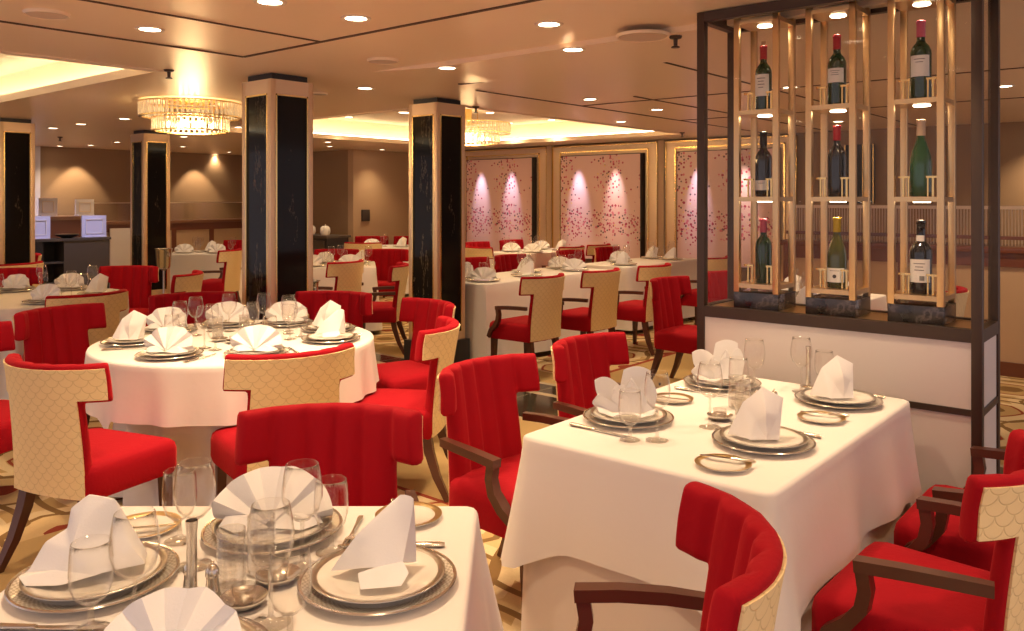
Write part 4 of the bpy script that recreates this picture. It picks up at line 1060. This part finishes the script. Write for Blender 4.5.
far([(*c(-1.84,9.42),cdir(0,1),'fan','at the near place '+pt),(*c(-2.22,9.86),cdir(0,-1),'fan','at the far left place '+pt),(*c(-1.82,9.84),cdir(0,-1),'peak','at the far right place '+pt),(*c(-2.25,9.36),cdir(0,1),'fan','at the near left place '+pt)])
pt = 'of the small table left of first column'
far([(*c(-4.58,11.6),cdir(0,1),'fan','at the near left place '+pt),(*c(-4.12,11.6),cdir(0,1),'fan','at the near right place '+pt),(*c(-4.33,11.95),cdir(0,-1),'kite','at the rear place '+pt)])
pt = 'of the farthest table between columns'
far([(*c(-2.2,13.05),cdir(0,1),'fan','at the left place '+pt),(*c(-1.72,13.05),cdir(0,1),'kite','at the right place '+pt)])

# ------------------------------------------------------------------ wine coolers
def cooler(u, v, zt, r, label, h=.24):
    t = empty('wine_cooler_stand', (u, v, 0)); z0 = zt-h
    obj('bucket', lathem([(0,z0),(r*.70,z0),(r*.78,z0+.02),(r*.92,zt-.02),(r,zt-.004),(r*1.04,zt),(r*.97,zt),(r*.88,zt-.03),(r*.72,z0+.02),(0,z0+.015)], 28), 'steel', t)
    for sx in (-1,1):
        bm = bmesh.new()
        for k in range(1): sweep(bm, [(sx*r*.96,0,zt-.05),(sx*(r+.03),0,zt-.05),(sx*(r+.03),0,zt-.09),(sx*r*.9,0,zt-.09)], (.006,.006), n=8, up=(0,1,0))
        obj('handle', bm, 'steel', t)
    obj('stand', lathem([(0,0),(.13,0),(.13,.012),(.02,.03),(.012,.05),(.012,z0-.03),(r*.7,z0-.005),(r*.7,z0)], 24), 'steel', t)
    tag(t, label, 'wine cooler', 'wine coolers on stands')
cooler(*c(-4.28, 10.2), .90, .105, 'steel wine cooler on a tall stand left of the first column')
cooler(*c(-1.80, 7.22), .80, .125, 'steel wine cooler behind the round table beside the first column')

# ------------------------------------------------------------------ host area and counters at the back left
def counter(name, loc, rz, L, D, h, label, mats, cells=4, screen=None, sc_mat='acrylic'):
    t = empty(name, loc, rz)
    obj('counter_body', boxm(0, L, 0, D, 0, h-.05), mats[0], t)
    obj('counter_top', boxm(-.03, L+.03, -.05, D+.03, h-.05, h, bev=.006), mats[1], t)
    bm = bmesh.new(); box(bm, 0, L, -.02, .0, h-.17, h-.05); box(bm, 0, L, -.02, 0, 0, .12)
    for k in range(cells+1): x = k*(L-.08)/cells; box(bm, x, x+.08, -.02, 0, .12, h-.17)
    obj('wood_stile', bm, mats[2], t)
    if screen:
        s = obj('screen', boxm(.05, L-.05, D*.4, D*.4+.012, h, h+screen), sc_mat, t)
        bm = bmesh.new(); box(bm, .05, L-.05, D*.4-.006, D*.4+.018, h+screen, h+screen+.015); obj('screen_rail', bm, 'trimwhite', s)
    tag(t, label, 'counter'); return t
counter('service_counter', (-13.8, 5.85, 0), PI/2, 3.65, .45, 1.13, 'long wood and beige counter before the brown wall at far left', ('wallbeige','stonetop','redwood'), 5, .30)
t = empty('sideboard', (-12.12, 4.2, 0)); t.scale = (.885,.885,1.1)
obj('carcass', boxm(-.4, 0, 0, .06, 0, .84), 'black', t)
obj('side_panel', boxm(-.4, 0, .72, 1.42, 0, .84), 'greywood', t); obj('side_panel', boxm(-.4, 0, .06, .42, 0, .84), 'black', t)
obj('back_panel', boxm(-.4, -.38, .42, .72, 0, .84), 'black', t)
for z in (.02, .30, .56): obj('shelf', boxm(-.38, 0, .42, .72, z, z+.02), 'greywood', t)
obj('sideboard_top', boxm(-.42, .02, -.02, 1.44, .84, .87), 'greywood', t)
tag(t, 'dark open-shelved sideboard behind the left round table', 'sideboard')
def framed(name, loc, w, z0, z1, m, label, cat, grp):
    t = empty(name, loc); obj('board', boxm(-.03, 0, 0, w, z0, z1), m, t)
    bm = bmesh.new(); e = .05
    for a in ((e, e+.012, z0+e, z1-e), (w-e-.012, w-e, z0+e, z1-e), (e, w-e, z1-e-.012, z1-e), (e, w-e, z0+e, z0+e+.012)): box(bm, 0, .012, *a)
    obj('moulding', bm, 'trimwhite' if m != 'bluewhite' else 'whitepaint', t); obj('base_foot', boxm(-.09, .06, .02, w-.02, z0-.012 if z0 > 1.2 else z0, z0+.012), m, t); tag(t, label, cat, grp)
framed('desk_screen', (-12.25, 4.41, 0), .30, .96, 1.27, 'bluewhite', 'cool white framed screen on the dark sideboard, left one', 'desk screen', 'white desk screens')
framed('desk_screen', (-12.25, 5.13, 0), .34, .96, 1.27, 'bluewhite', 'cool white framed screen on the dark sideboard, right one', 'desk screen', 'white desk screens')
framed('counter_screen', (-13.6, 5.06, 0), .27, 1.25, 1.52, 'panel', 'small beige framed screen on the host desk, left one', 'desk screen', 'beige desk screens')
framed('counter_screen', (-13.6, 5.60, 0), .28, 1.25, 1.50, 'panel', 'small beige framed screen on the host desk, right one', 'desk screen', 'beige desk screens')
t = empty('host_desk', (-13.72, 4.86, 0)); obj('desk_body', boxm(-.5, .3, 0, .92, 0, 1.18), 'redwood', t); obj('desk_top', boxm(-.54, .34, -.03, .95, 1.18, 1.238), 'stonetop', t); tag(t, 'dark wood host desk against the far left wall', 'desk')
o = empty('serving_bowl', (-12.3, 4.95, .958)); obj('bowl', lathem([(0,.004),(.06,0),(.14,.035),(.15,.05),(.143,.05),(.12,.03),(0,.012)], 24), 'black', o); obj('rim', lathem([(.15,.05),(.153,.055),(.143,.055),(.143,.05)], 24, cap0=False, cap1=False), 'goldband', o); tag(o, 'dark shallow bowl on the sideboard between the pale screens', 'bowl')
# cream door in the counter front, with a lever
o = empty('door_1', (-13.77, 6.2, 0)); o['kind'] = 'structure'
obj('door_leaf', boxm(0, .03, 0, .55, .02, 1.02), 'panel', o); bm = sweep(bmesh.new(), [(.03,.48,.80),(.07,.48,.80),(.07,.40,.80)], (.012,.012)); box(bm, .03, .036, .46, .50, .72, .88); obj('lever_handle', bm, 'steel', o)
o = obj('wall_mounted_alarm', boxm(U0+.021, U0+.07, 5.40, 5.50, 1.36, 1.46, bev=.006), 'rubber'); tag(o, 'small red alarm box on the white entry wall', 'alarm box')
o = obj('wall_mounted_control', boxm(U0+.021, U0+.06, 5.40, 5.51, 1.66, 1.83, bev=.006), 'greybox'); tag(o, 'grey control box on the white entry wall above the red box', 'control box')
o = obj('wall_mounted_thermostat', boxm(CU+.001, CU+.03, 9.74, 9.92, 1.10, 1.31, bev=.008), 'greywood'); tag(o, 'dark square control panel on the beige step wall', 'control panel')
# dark station against the corner wall
t = empty('service_station', (-11.0, 8.45, 0)); obj('station_body', boxm(-1.5, .0, 0, .45, 0, .86), 'black', t); obj('station_top', boxm(-1.53, .03, -.03, .48, .86, .90), 'greywood', t)
for k in range(3): obj('station_door', boxm(-1.47+.49*k, -1.03+.49*k, -.02, 0, .06, .82), 'greywood', t)
tag(t, 'low black service station before the dark corner wall', 'service station')
for k, x in enumerate((-12.1, -11.7, -11.3)):
    o = empty('serving_pot', (x, 8.65, .901)); obj('pot', lathem([(0,0),(.07,0),(.09,.05),(.08,.12),(.05,.15),(0,.16)], 18), 'china', o); obj('lid_knob', lathem([(0,.158),(.015,.165),(.012,.18),(0,.185)], 10), 'silver', o); tag(o, 'white lidded pot on the black service station, ' + ('left','middle','right')[k] + ' one', 'pot', 'white serving pots')
# counter behind the wine cabinet
ct2 = counter('bar_counter', (-3.25, 8.15, 0), 0, 4.4, .5, 1.10, 'long mahogany counter with ribbed screen behind the wine cabinet', ('wallbeige','redwood','redwood'), 4, None)
bm = bmesh.new()
for k in range(172): x = .05 + k*.025; box(bm, x, x+.008, .2, .21, 1.10, 1.42)
s = obj('ribbed_screen', bm, 'speaker', ct2); obj('screen_rail', boxm(.02, 4.35, .185, .23, 1.42, 1.45), 'trimwhite', s)
obj('top_shelf', boxm(0, 4.38, .05, .1, 1.16, 1.19), 'redwood', ct2)
# dark panel with gilt bars on the far wall, seen between the towers
t = empty('wall_art', (-3.56, V1-.06, 0))
obj('backing', boxm(0, .36, .015, .055, 1.45, 2.2), 'black', t); bm = bmesh.new()
for x in (0, .11, .22, .345): box(bm, x, x+.015, 0, .015, 1.45, 2.2)
obj('gold_bar', bm, 'gold', t); tag(t, 'dark panel with gold bars on the far wall behind the middle bottle tower', 'wall art')

# ------------------------------------------------------------------ accent lights that the place has
COOL = (.86, .74, 1.)
for u0 in (-11.5, -9.14, -6.77):
    for k, fx in enumerate((.28, .74)):
        u = (u0 + 1.7*fx)*K; spot('panel_spot', (u, V1-.36, ZC-.03), 105, 30, COOL if k == 0 or u0 < -11 else (1,.80,.78), .03, 1., (u, V1-.13, 1.42))
for v in (7.0*K, 9.5*K):
    spot('wall_washer', (U0+.35, v, ZC-.04), 60, 75, WARM, .03, .5, (U0, v, 1.0))
spot('wall_washer', (CU+.5, 11.5, ZC-.04), 40, 80, WARM, .03, .6, (CU, 11.5, 1.0))
spot('entry_light', (-11.35, 5.0, ZC-.02), 85, 62, (.66,.68,1.), .05, .8, (-12.4, 4.95, 1.05))
spot('entry_light', (U0+1.1, 4.7, ZC-.05), 90, 120, (.72,.72,1.), .1, .8, (U0+.5, 5.0, 0))

# ------------------------------------------------------------------ world and camera
w = bpy.data.worlds.new('world'); S.world = w; w.use_nodes = True
bg = w.node_tree.nodes['Background']; bg.inputs[0].default_value = (.97, .82, .86, 1); bg.inputs[1].default_value = .68
cam = bpy.data.cameras.new('camera'); co = bpy.data.objects.new('camera', cam); COL.objects.link(co)
co.location = (0, 0, H); co.rotation_euler = (PI/2, 0, YAW)
cam.sensor_width = 36; cam.lens = F/1024*36; cam.shift_y = -(315.5-198)/1024; cam.clip_start = .05
S.camera = co
S.view_settings.view_transform = 'Standard'; S.view_settings.look = 'None'; S.view_settings.gamma = 1; S.view_settings.exposure = 0.14
S.view_settings.use_curve_mapping = False
S.cycles.max_bounces = 10; S.cycles.transparent_max_bounces = 32; S.cycles.diffuse_bounces = 5; S.cycles.caustics_reflective = False; S.cycles.caustics_refractive = False
S.cycles.sample_clamp_indirect = 6
